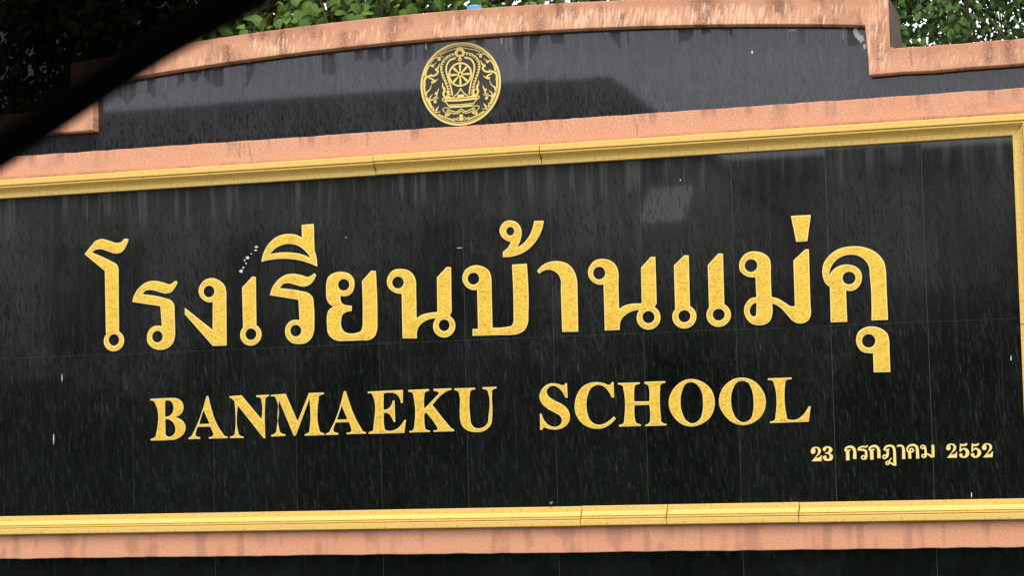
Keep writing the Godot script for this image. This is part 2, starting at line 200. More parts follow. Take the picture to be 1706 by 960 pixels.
# pieces without holes that together cover outer minus holes
func simple_pieces(outer: PackedVector2Array, holes: Array) -> Array:
	if holes.is_empty(): return [outer]
	var h: PackedVector2Array = holes[0]
	var rest := holes.slice(1)
	var hb := bounds(h)
	var ob := bounds(outer)
	if not ob.intersects(hb): return simple_pieces(outer, rest)
	var cx := hb.get_center().x
	var out := []
	for half in [rect_poly(ob.position.x - 9, ob.position.y - 9, cx, ob.end.y + 9), rect_poly(cx, ob.position.y - 9, ob.end.x + 9, ob.end.y + 9)]:
		for part in Geometry2D.intersect_polygons(outer, half):
			for cut in Geometry2D.clip_polygons(part, h):
				if cut.size() >= 3: out += simple_pieces(cut, rest)
	return out

func cap(st: SurfaceTool, outer: PackedVector2Array, holes: Array, z: float, k: float, n := Vector3(0, 0, 1)) -> void:
	for piece in simple_pieces(outer, holes):
		var ix := Geometry2D.triangulate_polygon(piece)
		for i in range(0, ix.size(), 3):
			var a: Vector2 = piece[ix[i]] * k
			var b: Vector2 = piece[ix[i + 1]] * k
			var c: Vector2 = piece[ix[i + 2]] * k
			tri(st, Vector3(a.x, a.y, z), Vector3(b.x, b.y, z), Vector3(c.x, c.y, z), n)

func rim(st: SurfaceTool, loop: PackedVector2Array, hole: bool, z0: float, z1: float, k: float) -> void:
	var p := ccw(loop)
	for i in p.size():
		var a := p[i] * k
		var b := p[(i + 1) % p.size()] * k
		if a.distance_squared_to(b) < 1e-12: continue
		var d := (b - a).normalized()
		var n := Vector3(d.y, -d.x, 0) * (-1.0 if hole else 1.0)
		quad(st, Vector3(a.x, a.y, z0), Vector3(b.x, b.y, z0), Vector3(b.x, b.y, z1), Vector3(a.x, a.y, z1), n)

func slab(st: SurfaceTool, outers: Array, holes: Array, z0: float, z1: float, k := 1.0, back := false) -> void:
	for o in outers:
		cap(st, o, holes, z1, k)
		if back: cap(st, o, holes, z0, k, Vector3(0, 0, -1))
		rim(st, o, false, z0, z1, k)
	for h in holes: rim(st, h, true, z0, z1, k)

# a solid with a softened front edge
func soft_slab(outline: PackedVector2Array, z0: float, z1: float, r: float) -> ArrayMesh:
	var st := begin()
	var p := ccw(outline)
	var n := p.size()
	var ins := PackedVector2Array()
	var mid := PackedVector2Array()
	for i in n:
		var d0 := (p[i] - p[(i + n - 1) % n]).normalized()
		var d1 := (p[(i + 1) % n] - p[i]).normalized()
		var n0 := Vector2(-d0.y, d0.x)
		var n1 := Vector2(-d1.y, d1.x)
		var m := (n0 + n1).normalized()
		m /= maxf(0.4, m.dot(n0))
		ins.append(p[i] + m * r)
		mid.append(p[i] + m * r * 0.3)
	for i in n:
		var j := (i + 1) % n
		var d := (p[j] - p[i]).normalized()
		var o := Vector3(d.y, -d.x, 0)
		quad(st, Vector3(p[i].x, p[i].y, z0), Vector3(p[j].x, p[j].y, z0), Vector3(p[j].x, p[j].y, z1 - r), Vector3(p[i].x, p[i].y, z1 - r), o)
		quad(st, Vector3(p[i].x, p[i].y, z1 - r), Vector3(p[j].x, p[j].y, z1 - r), Vector3(mid[j].x, mid[j].y, z1 - r * 0.3), Vector3(mid[i].x, mid[i].y, z1 - r * 0.3), (o * 0.92 + Vector3(0, 0, 0.39)).normalized())
		quad(st, Vector3(mid[i].x, mid[i].y, z1 - r * 0.3), Vector3(mid[j].x, mid[j].y, z1 - r * 0.3), Vector3(ins[j].x, ins[j].y, z1), Vector3(ins[i].x, ins[i].y, z1), (o * 0.39 + Vector3(0, 0, 0.92)).normalized())
	cap(st, ins, [], z1, 1.0)
	cap(st, p, [], z0, 1.0, Vector3(0, 0, -1))
	return st.commit()

func sampled(a: Array) -> PackedVector2Array:
	# closed outline from [x, y, smooth?, ...]
	var n := a.size() / 3
	var p := PackedVector2Array()
	for i in n: p.append(Vector2(a[i * 3], a[i * 3 + 1]))
	var t := PackedVector2Array()
	for i in n:
		var d0 := p[i] - p[(i + n - 1) % n]
		var d1 := p[(i + 1) % n] - p[i]
		t.append((d0.normalized() * d1.length() + d1.normalized() * d0.length()).normalized())
	var out := PackedVector2Array()
	for i in n:
		var j := (i + 1) % n
		out.append(p[i])
		var s0: bool = a[i * 3 + 2] == 1
		var s1: bool = a[j * 3 + 2] == 1
		if not s0 and not s1: continue
		var l := p[i].distance_to(p[j])
		var c := (p[j] - p[i]) / l
		var m0 := t[i] if s0 else c * 1.5 - t[j] * 0.5
		var m1 := t[j] if s1 else c * 1.5 - t[i] * 0.5
		for k in range(1, 6):
			var u := k / 6.0
			out.append(p[i] * (2 * u * u * u - 3 * u * u + 1) + m0 * l * (u * u * u - 2 * u * u + u) + p[j] * (3 * u * u - 2 * u * u * u) + m1 * l * (u * u * u - u * u))
	return ccw(out)

func ellipse(cx: float, cy: float, rx: float, ry: float, n := 36) -> PackedVector2Array:
	var out := PackedVector2Array()
	for i in n: out.append(Vector2(cx + rx * cos(TAU * i / n), cy + ry * sin(TAU * i / n)))
	return out

func line_points(pts: PackedVector2Array, per := 6) -> PackedVector2Array:
	var c := PackedVector2Array()
	var n := pts.size()
	for i in n - 1:
		var a := pts[maxi(i - 1, 0)]
		var d := pts[mini(i + 2, n - 1)]
		for k in per: c.append(pts[i].cubic_interpolate(pts[i + 1], a, d, k / float(per)))
	c.append(pts[n - 1])
	return c

# a brush stroke that tapers from w0 to w1: [w0, w1, x, y, ...]
func brushed(a: Array, mirror := 0.0, fat := 1.0) -> PackedVector2Array:
	var pts := PackedVector2Array()
	for i in range(2, a.size(), 2): pts.append(Vector2(2.0 * mirror - a[i] if mirror else a[i], a[i + 1]))
	var c := line_points(pts)
	var left := PackedVector2Array()
	var right := PackedVector2Array()
	for i in c.size():
		var d := (c[mini(i + 1, c.size() - 1)] - c[maxi(i - 1, 0)]).normalized()
		var w := lerpf(a[0], a[1], i / float(c.size() - 1)) * 0.5 * fat
		left.append(c[i] + Vector2(-d.y, d.x) * w)
		right.append(c[i] - Vector2(-d.y, d.x) * w)
	right.reverse()
	left.append_array(right)
	return ccw(left)

func union(polys: Array) -> Array:
	var outs := []
	var holes := []
	for p in polys:
		var merged: PackedVector2Array = p
		var rest := []
		for r in outs:
			var solid := []
			var gaps := []
			for m in Geometry2D.merge_polygons(merged, r):
				if Geometry2D.is_polygon_clockwise(m): gaps.append(m)
				else: solid.append(m)
			if solid.size() == 1:
				merged = solid[0]
				holes += gaps
			else: rest.append(r)
		rest.append(merged)
		outs = rest
	var clear := []
	for h in holes:
		var left := [ccw(h)]
		for p in polys:
			var next := []
			for l in left:
				for q in Geometry2D.clip_polygons(l, p): next.append(q)
			left = next
		clear += left
	var kept := []
	for h in clear:
		if absf(signed_area(h)) > 0.4: kept.append(h)
	return [outs, kept]

func noise(freq: float, octaves := 3, sd := 1, type := FastNoiseLite.TYPE_SIMPLEX_SMOOTH) -> FastNoiseLite:
	var f := FastNoiseLite.new()
	f.noise_type = type
	f.frequency = freq
	f.fractal_octaves = octaves
	f.seed = sd
	return f

func noise_map(freq: float, octaves: int, sd: int, stops: Array, size := 512, bump := false) -> NoiseTexture2D:
	var t := NoiseTexture2D.new()
	t.width = size
	t.height = size
	t.seamless = true
	t.noise = noise(freq, octaves, sd)
	if bump: t.as_normal_map = true
	if stops:
		var g := Gradient.new()
		g.offsets = PackedFloat32Array(stops[0])
		g.colors = PackedColorArray(stops[1])
		t.color_ramp = g
	return t

func lin(r: float, g: float, b: float) -> Color:
	return Color(r, g, b).linear_to_srgb()

func paint(called: String, c: Color, rough := 0.6, metal := 0.0) -> StandardMaterial3D:
	var m := StandardMaterial3D.new()
	m.resource_name = called
	m.albedo_color = c
	m.roughness = rough
	m.metallic = metal
	return m

func arch(x: float) -> float:
	return ARCH_TOP - (x - ARCH_X) * (x - ARCH_X) / (2.0 * ARCH_R)

# ------------------------------------------------------------------ textures
const TW := 2048
const TH := 930

func px(x: float) -> float: return (x + 0.8) / 4.4 * TW
func py(y: float) -> float: return (1.2 - y) / 2.0 * TH

func streak(im: Image, x: float, y: float, length: float, slant: float, w: float, c: Color, strength: float) -> void:
	# a thin streak of water, lime or painted reflection; x, y, length in metres, width in pixels
	var n := int(length / 2.0 * TH) + 1
	for i in n:
		var u := i / float(n)
		var fade := strength * sin(PI * (0.12 + 0.88 * u)) 
		var cx := px(x + slant * length * u)
		var cy := int(py(y - length * u))
		if cy < 0 or cy >= TH: continue
		for k in range(int(floor(cx - w)), int(ceil(cx + w)) + 1):
			if k < 0 or k >= TW: continue
			var a := clampf(w * 0.5 + 0.5 - absf(k - cx), 0.0, 1.0) * fade
			if a > 0.01: im.set_pixel(k, cy, im.get_pixel(k, cy).lerp(c, a))

func granite_textures() -> void:
	var fine := noise(0.35, 2, 11).get_image(TW, TH)
	var soft := noise(0.006, 4, 12).get_image(TW, TH)
	var runs := noise(0.05, 3, 13).get_image(TW, 80)
	runs.resize(TW, TH, Image.INTERPOLATE_CUBIC)
	var blocks := noise(0.013, 2, 14).get_image(TW, 4).get_data()
	var steps := noise(0.02, 2, 15).get_image(TW, 4).get_data()
	var fb := fine.get_data()
	var sb := soft.get_data()
	var rb := runs.get_data()
	var col := PackedByteArray()
	var rgh := PackedByteArray()
	col.resize(TW * TH * 3)
	rgh.resize(TW * TH)
	var tone := []
	for i in 40: tone.append(rng.randf_range(0.8, 1.25))
	var i := 0
	for y in TH:
		var wy := 1.2 - 2.0 * y / TH
		for x in TW:
			var wx := -0.8 + 4.4 * x / TW
			var s: float = sb[i] / 255.0
			var r: float = rb[i] / 255.0
			var f: float = fb[i] / 255.0
			var t: float = tone[int((wx + 0.9) / 0.3) + (15 if wy < 0.0 else 0)] if wy < 0.6 else 1.0
			# dark stone with a little mica, greyed towards the top by painted reflection
			var r0: float = rb[x] / 255.0
			var reflect_tone := 1.0 if wy > 0.6 else clampf((wy + 0.22 * s + 0.10 * r + 0.02) / 0.62, 0.0, 1.0)  # reflected tone painted into the stone colour, fading down the panel
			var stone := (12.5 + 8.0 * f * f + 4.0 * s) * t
			var v := (31.0 if wy > 0.6 else 26.0) * reflect_tone * (0.72 + 0.16 * s + 0.4 * r)
			# lime washed down from under the gilded frame and the coping
			var below := 0.563 - wy if wy < 0.6 else arch(wx) - wy
			if below > 0.0 and below < 0.22:
				var reach := 0.05 + 0.17 * s
				var k := clampf(1.0 - below / reach, 0.0, 1.0) * clampf((r0 * 0.6 + r * 0.4 - 0.5) * 5.0, 0.0, 1.0)
				v += 30.0 * k * (0.5 if wy > 0.6 else 1.0)
			# greenish black stone under painted grey reflection, tinted like the sky higher up
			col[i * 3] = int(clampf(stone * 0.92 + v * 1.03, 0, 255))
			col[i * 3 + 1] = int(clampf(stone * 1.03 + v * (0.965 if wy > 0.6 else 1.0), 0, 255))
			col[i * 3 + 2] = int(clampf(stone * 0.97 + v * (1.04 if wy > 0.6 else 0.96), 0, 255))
			var g := 0.018 + 0.008 * (f - 0.5) + 0.02 * r * s
			if wy > 0.6:
				# the strip sheltered by the coping stayed dry between the drips
				var edge := 0.052 + 0.016 * sin(wx * 2.3) + 0.11 * (steps[x] / 255.0 - 0.5) * (0.6 + 0.8 * r) + 0.02 * (s - 0.5)
				var dry := clampf((edge - (arch(wx) - wy)) / 0.006 + 0.3 * (f - 0.5), 0.0, 1.0) if wx > 0.18 and wx < 2.845 else 0.0
				dry *= clampf((blocks[x] / 255.0 - 0.44) * 9.0, 0.0, 1.0) * clampf((0.66 - r0 + 0.06 * (f - 0.5)) * 7.0, 0.15, 1.0)
				g = lerpf(g, 0.42, dry * 0.9)
			rgh[i] = int(clampf(g, 0.03, 1.0) * 255.0)
			i += 1
	var ci := Image.create_from_data(TW, TH, false, Image.FORMAT_RGB8, col)
	var ri := Image.create_from_data(TW, TH, false, Image.FORMAT_L8, rgh)
	var hi := Image.create_empty(TW, TH, false, Image.FORMAT_L8)
	hi.fill(Color(0.35, 0.35, 0.35))
	# beads and rills of rain that break the mirror of the polished face
	for k in 26000:
		var x := rng.randf_range(-0.45, 3.45)
		var up := rng.randf() < 0.22
		var y := 0.0
		if up:
			y = 0.72 + 0.28 * pow(rng.randf(), 1.7)
		else:
			y = rng.randf_range(-0.7, 0.54)
			if y > 0.38 and rng.randf() < (y - 0.38) / 0.14: continue
		var l := rng.randf_range(0.008, 0.026) * (1.5 if rng.randf() < 0.2 else 1.0)
		var w := rng.randf_range(0.5, 1.2)
		var slant := rng.randf_range(0.0, 0.28)
		if up or y > 0.05 - 0.25 * rng.randf():
			# dark streaks painted where drops break up the reflection
			streak(ci, x, y, l, slant, w, Color(0.018, 0.018, 0.018), rng.randf_range(0.45, 1.0))
			streak(ri, x, y, l, slant, w, Color(0.3, 0.3, 0.3), 0.08 if up else rng.randf_range(0.1, 0.6))
		else:
			streak(ri, x, y, l, slant, w, Color(0.42, 0.42, 0.42), rng.randf_range(0.2, 0.8))
		if not up and y < 0.28: streak(hi, x, y, l, slant, w, Color(0.8, 0.8, 0.8), rng.randf_range(0.2, 0.7))
	# pale streaks painted for rain catching the sky
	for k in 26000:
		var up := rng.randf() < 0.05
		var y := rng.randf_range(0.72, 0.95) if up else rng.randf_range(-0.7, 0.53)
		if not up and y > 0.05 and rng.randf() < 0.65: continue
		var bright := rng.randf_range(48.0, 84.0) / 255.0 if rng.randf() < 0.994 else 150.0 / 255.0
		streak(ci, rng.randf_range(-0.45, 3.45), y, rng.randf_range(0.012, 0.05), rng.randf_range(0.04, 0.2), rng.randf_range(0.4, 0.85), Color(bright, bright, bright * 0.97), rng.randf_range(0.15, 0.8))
	# long faint runs down the whole panel
	for k in 220:
		var b := rng.randf_range(0.2, 0.34)
		streak(ci, rng.randf_range(-0.27, 3.28), rng.randf_range(-0.2, 0.56), rng.randf_range(0.15, 0.6), rng.randf_range(0.0, 0.02), rng.randf_range(0.6, 2.4), Color(b, b, b * 0.98), rng.randf_range(0.08, 0.3))
	for k in 150:
		var x := rng.randf_range(0.2, 2.83)
		var b := rng.randf_range(0.42, 0.68)
		streak(ci, x, arch(x) + 0.004, rng.randf_range(0.02, 0.075), 0.0, rng.randf_range(0.5, 1.5), Color(b, b * 0.98, b), rng.randf_range(0.25, 0.75))
	for k in 240:
		var y := 0.562 if rng.randf() < 0.7 else arch(rng.randf_range(0.2, 2.8))
		var b := rng.randf_range(0.2, 0.36)
		streak(ci, rng.randf_range(-0.27, 3.28), y, rng.randf_range(0.02, 0.13), 0.0, rng.randf_range(0.6, 2.6), Color(b, b, b), rng.randf_range(0.2, 0.6))
	var m := StandardMaterial3D.new()
	m.resource_name = "wet black granite"
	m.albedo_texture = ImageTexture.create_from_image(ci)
	m.roughness_texture = ImageTexture.create_from_image(ri)
	m.roughness_texture_channel = BaseMaterial3D.TEXTURE_CHANNEL_RED
	m.roughness = 1.0
	m.heightmap_enabled = true
	m.heightmap_scale = 0.06
	m.heightmap_texture = ImageTexture.create_from_image(hi)
	m.metallic_specular = 0.51
	m.uv1_scale = UV_SCALE
	m.uv1_offset = UV_OFFSET
	M.granite = m

func plaster_texture() -> void:
	var soft := noise(0.012, 4, 21).get_image(TW, TH)
	var grain := noise(0.3, 4, 22).get_image(TW, TH)
	var runs := noise(0.03, 3, 23).get_image(TW, 60)
	runs.resize(TW, TH, Image.INTERPOLATE_CUBIC)
	var sb := soft.get_data()
	var gb := grain.get_data()
	var rb := runs.get_data()
	var im := Image.create_empty(TW, TH, false, Image.FORMAT_RGB8)
	im.fill(Color8(196, 134, 106))
	for y in TH:
		var wy := 1.2 - 2.0 * y / TH
		for x in TW:
			var i := y * TW + x
			var wx := -0.8 + 4.4 * x / TW
			var s: float = sb[i] / 255.0
			var g: float = gb[i] / 255.0
			var r: float = rb[i] / 255.0
			if wx > 2.9195 and wx < 2.936 and wy > 0.862:
				im.set_pixel(x, y, Color8(62 + int(40 * g), 54 + int(36 * g), 46 + int(32 * g)))
				continue
			var c := Color8(219, 156, 122)
			if wy > 0.74:
				c = Color8(217, 160, 126)
				# weathered brown towards the top edge
				var top := arch(wx) + 0.088 - wy if wx > 0.14 and wx < 2.9 else 0.856 - wy
				var k := clampf(1.1 - top / 0.05, 0.0, 1.0) * 0.5 + 0.35 * clampf((s - 0.45) * 4.0, 0.0, 1.0)
				c = c.lerp(Color8(170, 112, 84), clampf(k * (0.4 + r), 0.0, 0.7) * 0.62)
				c = c.lerp(Color8(88, 66, 54), clampf((r * 0.5 + g * 0.6 - 0.60) * 4.0, 0.0, 0.6) * clampf((s - 0.46) * 6.0, 0.0, 1.0))
			elif wy > 0.6:
				# mould along the ledge over the gilded frame
				var up := wy - 0.626
				var patchy := clampf((s - 0.44) * 5.0, 0.0, 1.0) * (0.3 + 0.7 * clampf(absf(wx - 1.5) / 1.2, 0.0, 1.0)) + 0.55 * clampf((absf(wx - 1.35) - 0.85) * 2.0, 0.0, 1.0) * r
				var k := clampf(1.0 - up / (0.006 + 0.018 * g), 0.0, 1.0) * (0.25 + 0.75 * patchy)
				c = c.lerp(Color8(92, 62, 48), k * 0.85)
				c = c.lerp(Color8(150, 100, 80), clampf((s * 0.7 + g * 0.5 - 0.68) * 3.0, 0.0, 0.5) * patchy)
			if wy < 0.74 and wy > 0.6:
				# grey drips and worn patches
				var drip := clampf((r - 0.6) * 5.0, 0.0, 1.0) * clampf(1.0 - (0.707 - wy) / (0.02 + 0.06 * s), 0.0, 1.0)
				c = c.lerp(Color8(142, 104, 86), drip * 0.6)
				c = c.lerp(Color8(234, 182, 148), clampf((s * 0.5 + g * 0.7 - 0.62) * 3.0, 0.0, 0.6))
			elif wy < 0.0:
				c = c.lerp(Color8(120, 86, 66), clampf(1.0 - (-0.612 - wy) / 0.016, 0.0, 1.0) * (0.2 + 0.6 * s))
				c = c.lerp(Color8(146, 104, 84), clampf((r * 0.6 + s * 0.5 - 0.6) * 2.0, 0.0, 0.35))
			var t := 0.89 + 0.22 * g
			im.set_pixel(x, y, Color(c.r * t, c.g * t, c.b * t))
	# pale brush-like runs where lime washes down the face
	for n in 52:
		var cx := rng.randf_range(0.3, 2.85) if n < 20 else rng.randf_range(1.45, 2.84)
		var wide := rng.randf_range(0.05, 0.2)
		for k in int(wide * 85):
			var x := cx + rng.randf_range(-0.5, 0.5) * wide
			var low := arch(x) if x > 0.185 and x < 2.84 else LOW
			streak(im, x, low + rng.randf_range(0.02, 0.072), rng.randf_range(0.018, 0.055), -0.16, rng.randf_range(1.3, 3.2), Color8(240, 198, 164), rng.randf_range(0.2, 0.95))
	for k in 60:
		var x := 2.885 + rng.randf_range(-0.03, 0.034)
		streak(im, x, rng.randf_range(0.81, 1.03), rng.randf_range(0.02, 0.055), -0.16, rng.randf_range(1.3, 3.0), Color8(240, 198, 164), rng.randf_range(0.3, 0.95))
	for n in 9:
		var cx := rng.randf_range(-0.2, 3.4)
		for k in 10:
			streak(im, cx + rng.randf_range(-0.06, 0.06), rng.randf_range(0.66, 0.705), rng.randf_range(0.01, 0.03), -0.1, rng.randf_range(0.6, 1.4), Color8(232, 182, 150), rng.randf_range(0.1, 0.45))
			streak(im, 2.95 + rng.randf_range(0.0, 0.1) + n * 0.07, rng.randf_range(0.80, 0.84), rng.randf_range(0.012, 0.035), -0.16, 1.5, Color8(238, 195, 162), rng.randf_range(0.05, 0.8))
	# hairline cracks
	for n in 9:
		var x := rng.randf_range(-0.3, 3.4)
		var y := 0.70 if rng.randf() < 0.5 else (arch(x) + 0.08 if x > 0.2 and x < 2.8 else 0.85)
		for k in 60:
			x += rng.randf_range(-0.0012, 0.0014)
			y -= rng.randf_range(0.0002, 0.0016)
			var a := int(px(x))
			var b := int(py(y))
			if a >= 0 and a < TW and b >= 0 and b < TH: im.set_pixel(a, b, im.get_pixel(a, b).lerp(Color8(110, 76, 60), 0.4))
	var m := StandardMaterial3D.new()
	m.resource_name = "weathered salmon plaster"
	m.albedo_texture = ImageTexture.create_from_image(im)
	m.roughness = 0.75
	m.metallic_specular = 0.35
	m.heightmap_enabled = true
	m.heightmap_scale = 0.06
	m.heightmap_texture = ImageTexture.create_from_image(grain)
	m.uv1_scale = UV_SCALE
	m.uv1_offset = UV_OFFSET
	M.plaster = m

func materials() -> void:
	granite_textures()
	plaster_texture()
	var g := paint("gilt smooth", lin(0.98, 0.76, 0.27), 0.42, 0.25)
	M.gilt = g
	var p := paint("gilt pebbled", lin(0.97, 0.66, 0.085), 0.42, 0.28)
	p.uv1_triplanar = true
	p.uv1_scale = Vector3(3.0, 5.5, 5.5)
	p.heightmap_enabled = true
	p.heightmap_scale = 0.07
	p.heightmap_texture = noise_map(0.055, 3, 31, [])
	p.albedo_texture = noise_map(0.05, 3, 31, [[0.0, 0.35, 0.6, 1.0], [Color(0.80, 0.74, 0.62), Color(0.94, 0.91, 0.86), Color(1, 1, 1), Color(1, 1, 1)]])
	p.detail_enabled = true
	p.detail_blend_mode = BaseMaterial3D.BLEND_MODE_MUL
	p.detail_uv_layer = BaseMaterial3D.DETAIL_UV_1
	p.detail_albedo = noise_map(0.012, 3, 33, [[0.0, 0.35, 0.65, 1.0], [Color(0.93, 0.89, 0.82), Color(0.98, 0.97, 0.94), Color(1, 1, 1), Color(1, 1, 1)]])
	M.gilt_pebbled = p
	M.edge = paint("dark brown border", lin(0.006, 0.0045, 0.003), 0.9)  # border colour stands in for shade at the letter edges
	M.edge.metallic_specular = 0.15
	var e := paint("gilt line", lin(0.88, 0.66, 0.20), 0.4, 0.25)
	M.gilt_line = e
	var f := paint("gold paint", lin(0.80, 0.53, 0.135), 0.5, 0.05)
	f.uv1_triplanar = true
	f.uv1_scale = Vector3(4, 4, 4)
	f.albedo_texture = noise_map(0.035, 5, 41, [[0.0, 0.22, 0.4, 0.7, 1.0], [Color(0.78, 0.72, 0.64), Color(0.92, 0.9, 0.86), Color(1, 1, 1), Color(1, 1, 1), Color(1.0, 0.95, 0.86)]])
	f.heightmap_enabled = true
	f.heightmap_scale = 0.02
	f.heightmap_texture = noise_map(0.05, 3, 42, [])
	M.frame = f
	M.grout = paint("pale joint mortar", lin(0.19, 0.185, 0.175), 0.9)
	M.cement = paint("cement smear", lin(0.42, 0.40, 0.39), 0.9)
	M.white = paint("white plaster drip", lin(0.68, 0.68, 0.66), 0.8)
	M.core = paint("wall render", lin(0.3, 0.27, 0.24), 0.9)
	M.blue = paint("pale blue plastic", lin(0.12, 0.38, 0.55), 0.35)
	var leaf_tones := [lin(0.054, 0.104, 0.026), lin(0.082, 0.148, 0.030), lin(0.125, 0.20, 0.036)]
	M.leaf = []
	for k in 3:
		var l := paint("leaf", leaf_tones[k], 0.6)
		l.metallic_specular = 0.25
		l.backlight_enabled = true
		l.backlight = Color(0.30, 0.42, 0.10)
		M.leaf.append(l)
	var lm := paint("leaves", Color.WHITE, 0.6)
	lm.metallic_specular = 0.25
	lm.vertex_color_use_as_albedo = true
	lm.backlight_enabled = true
	lm.backlight = Color(0.30, 0.42, 0.10)
	M.leaves = lm
	var bk := paint("bark", lin(0.085, 0.06, 0.045), 0.9)
	bk.uv1_triplanar = true
	bk.uv1_scale = Vector3(6, 1.5, 6)
	bk.albedo_texture = noise_map(0.03, 4, 51, [[0.0, 0.5, 1.0], [Color(0.5, 0.48, 0.45), Color(0.85, 0.82, 0.8), Color(1, 1, 1)]])
	M.bark = bk
	var rb := paint("red brown bark", lin(0.14, 0.07, 0.045), 0.85)
	M.red_bark = rb
	var gs := paint("wet asphalt", Color.WHITE, 0.35)
	gs.uv1_triplanar = true
	gs.uv1_world_triplanar = true
	gs.uv1_scale = Vector3(0.7, 0.7, 0.7)
	gs.albedo_texture = noise_map(0.08, 4, 61, [[0.0, 1.0], [lin(0.03, 0.03, 0.032), lin(0.07, 0.07, 0.072)]])
	M.asphalt = gs
	var pv := gs.duplicate()
	pv.resource_name = "concrete"
	pv.roughness = 0.7
	pv.albedo_texture = noise_map(0.06, 4, 62, [[0.0, 1.0], [lin(0.17, 0.165, 0.15), lin(0.28, 0.27, 0.25)]])
	M.concrete = pv
	var gr := gs.duplicate()
	gr.resource_name = "grassy earth"
	gr.roughness = 0.95
	gr.albedo_texture = noise_map(0.05, 5, 63, [[0.0, 0.5, 1.0], [lin(0.05, 0.045, 0.03), lin(0.045, 0.075, 0.022), lin(0.07, 0.11, 0.03)]])
	M.earth = gr
	M.marking = paint("road paint", lin(0.6, 0.6, 0.57), 0.6)
	M.car = paint("dark car paint", lin(0.02, 0.02, 0.022), 0.35)
	M.black = paint("black trim", lin(0.004, 0.004, 0.004), 0.7)
	M.lip = paint("visor edge", lin(0.0035, 0.0022, 0.0028), 0.8)
	M.lip.metallic_specular = 0.2
	M.highlight_strip = paint("visor rib", lin(0.05, 0.026, 0.026), 0.7)  # reddish highlight on the visor lip, painted as a strip
	var v := paint("smoked visor", Color(0.0, 0.0, 0.0, 0.985), 0.15)
	v.transparency = BaseMaterial3D.TRANSPARENCY_ALPHA
	v.metallic_specular = 0.25
	M.visor = v
	M.house_wall = paint("house wall", lin(0.36, 0.34, 0.31), 0.85)
	M.reflector_white = paint("white reflector board", lin(0.82, 0.82, 0.82), 0.8)  # for the added board that mirrors as a bright patch
	M.roof = paint("dark roof tiles", lin(0.035, 0.032, 0.034), 0.7)
	M.wood = paint("dark timber", lin(0.06, 0.04, 0.03), 0.7)
	M.glass = paint("dark window glass", lin(0.01, 0.012, 0.014), 0.08)

# ------------------------------------------------------------------ the wall
func granite_tile(parent: Node, poly: PackedVector2Array) -> void:
	# every tile sits a hair out of plane, as laid by hand
	var b := bounds(poly)
	var c := b.get_center()
	var tx := rng.randf_range(-0.0012, 0.0012)
	var ty := rng.randf_range(-0.0010, 0.0010)
	var st := begin()
	slab(st, [poly], [], -0.012, 0.0)
	var src := st.commit()
	var mdt := MeshDataTool.new()
	mdt.create_from_surface(src, 0)
	for i in mdt.get_vertex_count():
		var v := mdt.get_vertex(i)
		v.z += (v.x - c.x) * tx + (v.y - c.y) * ty
		mdt.set_vertex(i, v)
		if mdt.get_vertex_normal(i).z > 0.9: mdt.set_vertex_normal(i, Vector3(-tx, -ty, 1).normalized())
	var out := ArrayMesh.new()
	mdt.commit_to_surface(out)
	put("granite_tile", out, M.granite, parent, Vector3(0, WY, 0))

func wobble(p: PackedVector2Array, step: float, amount: float, sd: int) -> PackedVector2Array:
	var f := noise(1.0, 2, sd)
	var out := PackedVector2Array()
	for i in p.size():
		var a := p[i]
		var b := p[(i + 1) % p.size()]
		var n := maxi(1, int(a.distance_to(b) / step))
		var d := (b - a).normalized()
		for k in n:
			var q := a.lerp(b, k / float(n))
			out.append(q + Vector2(-d.y, d.x) * f.get_noise_2d(q.x * 9.0, q.y * 9.0) * amount * (0.0 if k == 0 else 1.0))
	return out

# moulding: [distance out from the panel edge, height], swept along one side with mitred ends
const PROFILE = [[0.0, 0.0, 0.0, 0.0150, 0.0015, 0.0165, 0.0150, 0.0168, 0.0158, 0.0160, 0.0170, 0.0175, 0.0215, 0.0205, 0.0265, 0.0265, 0.0300, 0.0345, 0.0312, 0.0352, 0.0318, 0.0300, 0.0336, 0.0300, 0.0340, 0.0368, 0.0388, 0.0374, 0.0394, 0.0310, 0.0416, 0.0310, 0.0421, 0.0385, 0.0436, 0.0396, 0.0600, 0.0396, 0.0625, 0.0375, 0.0630, 0.0]]

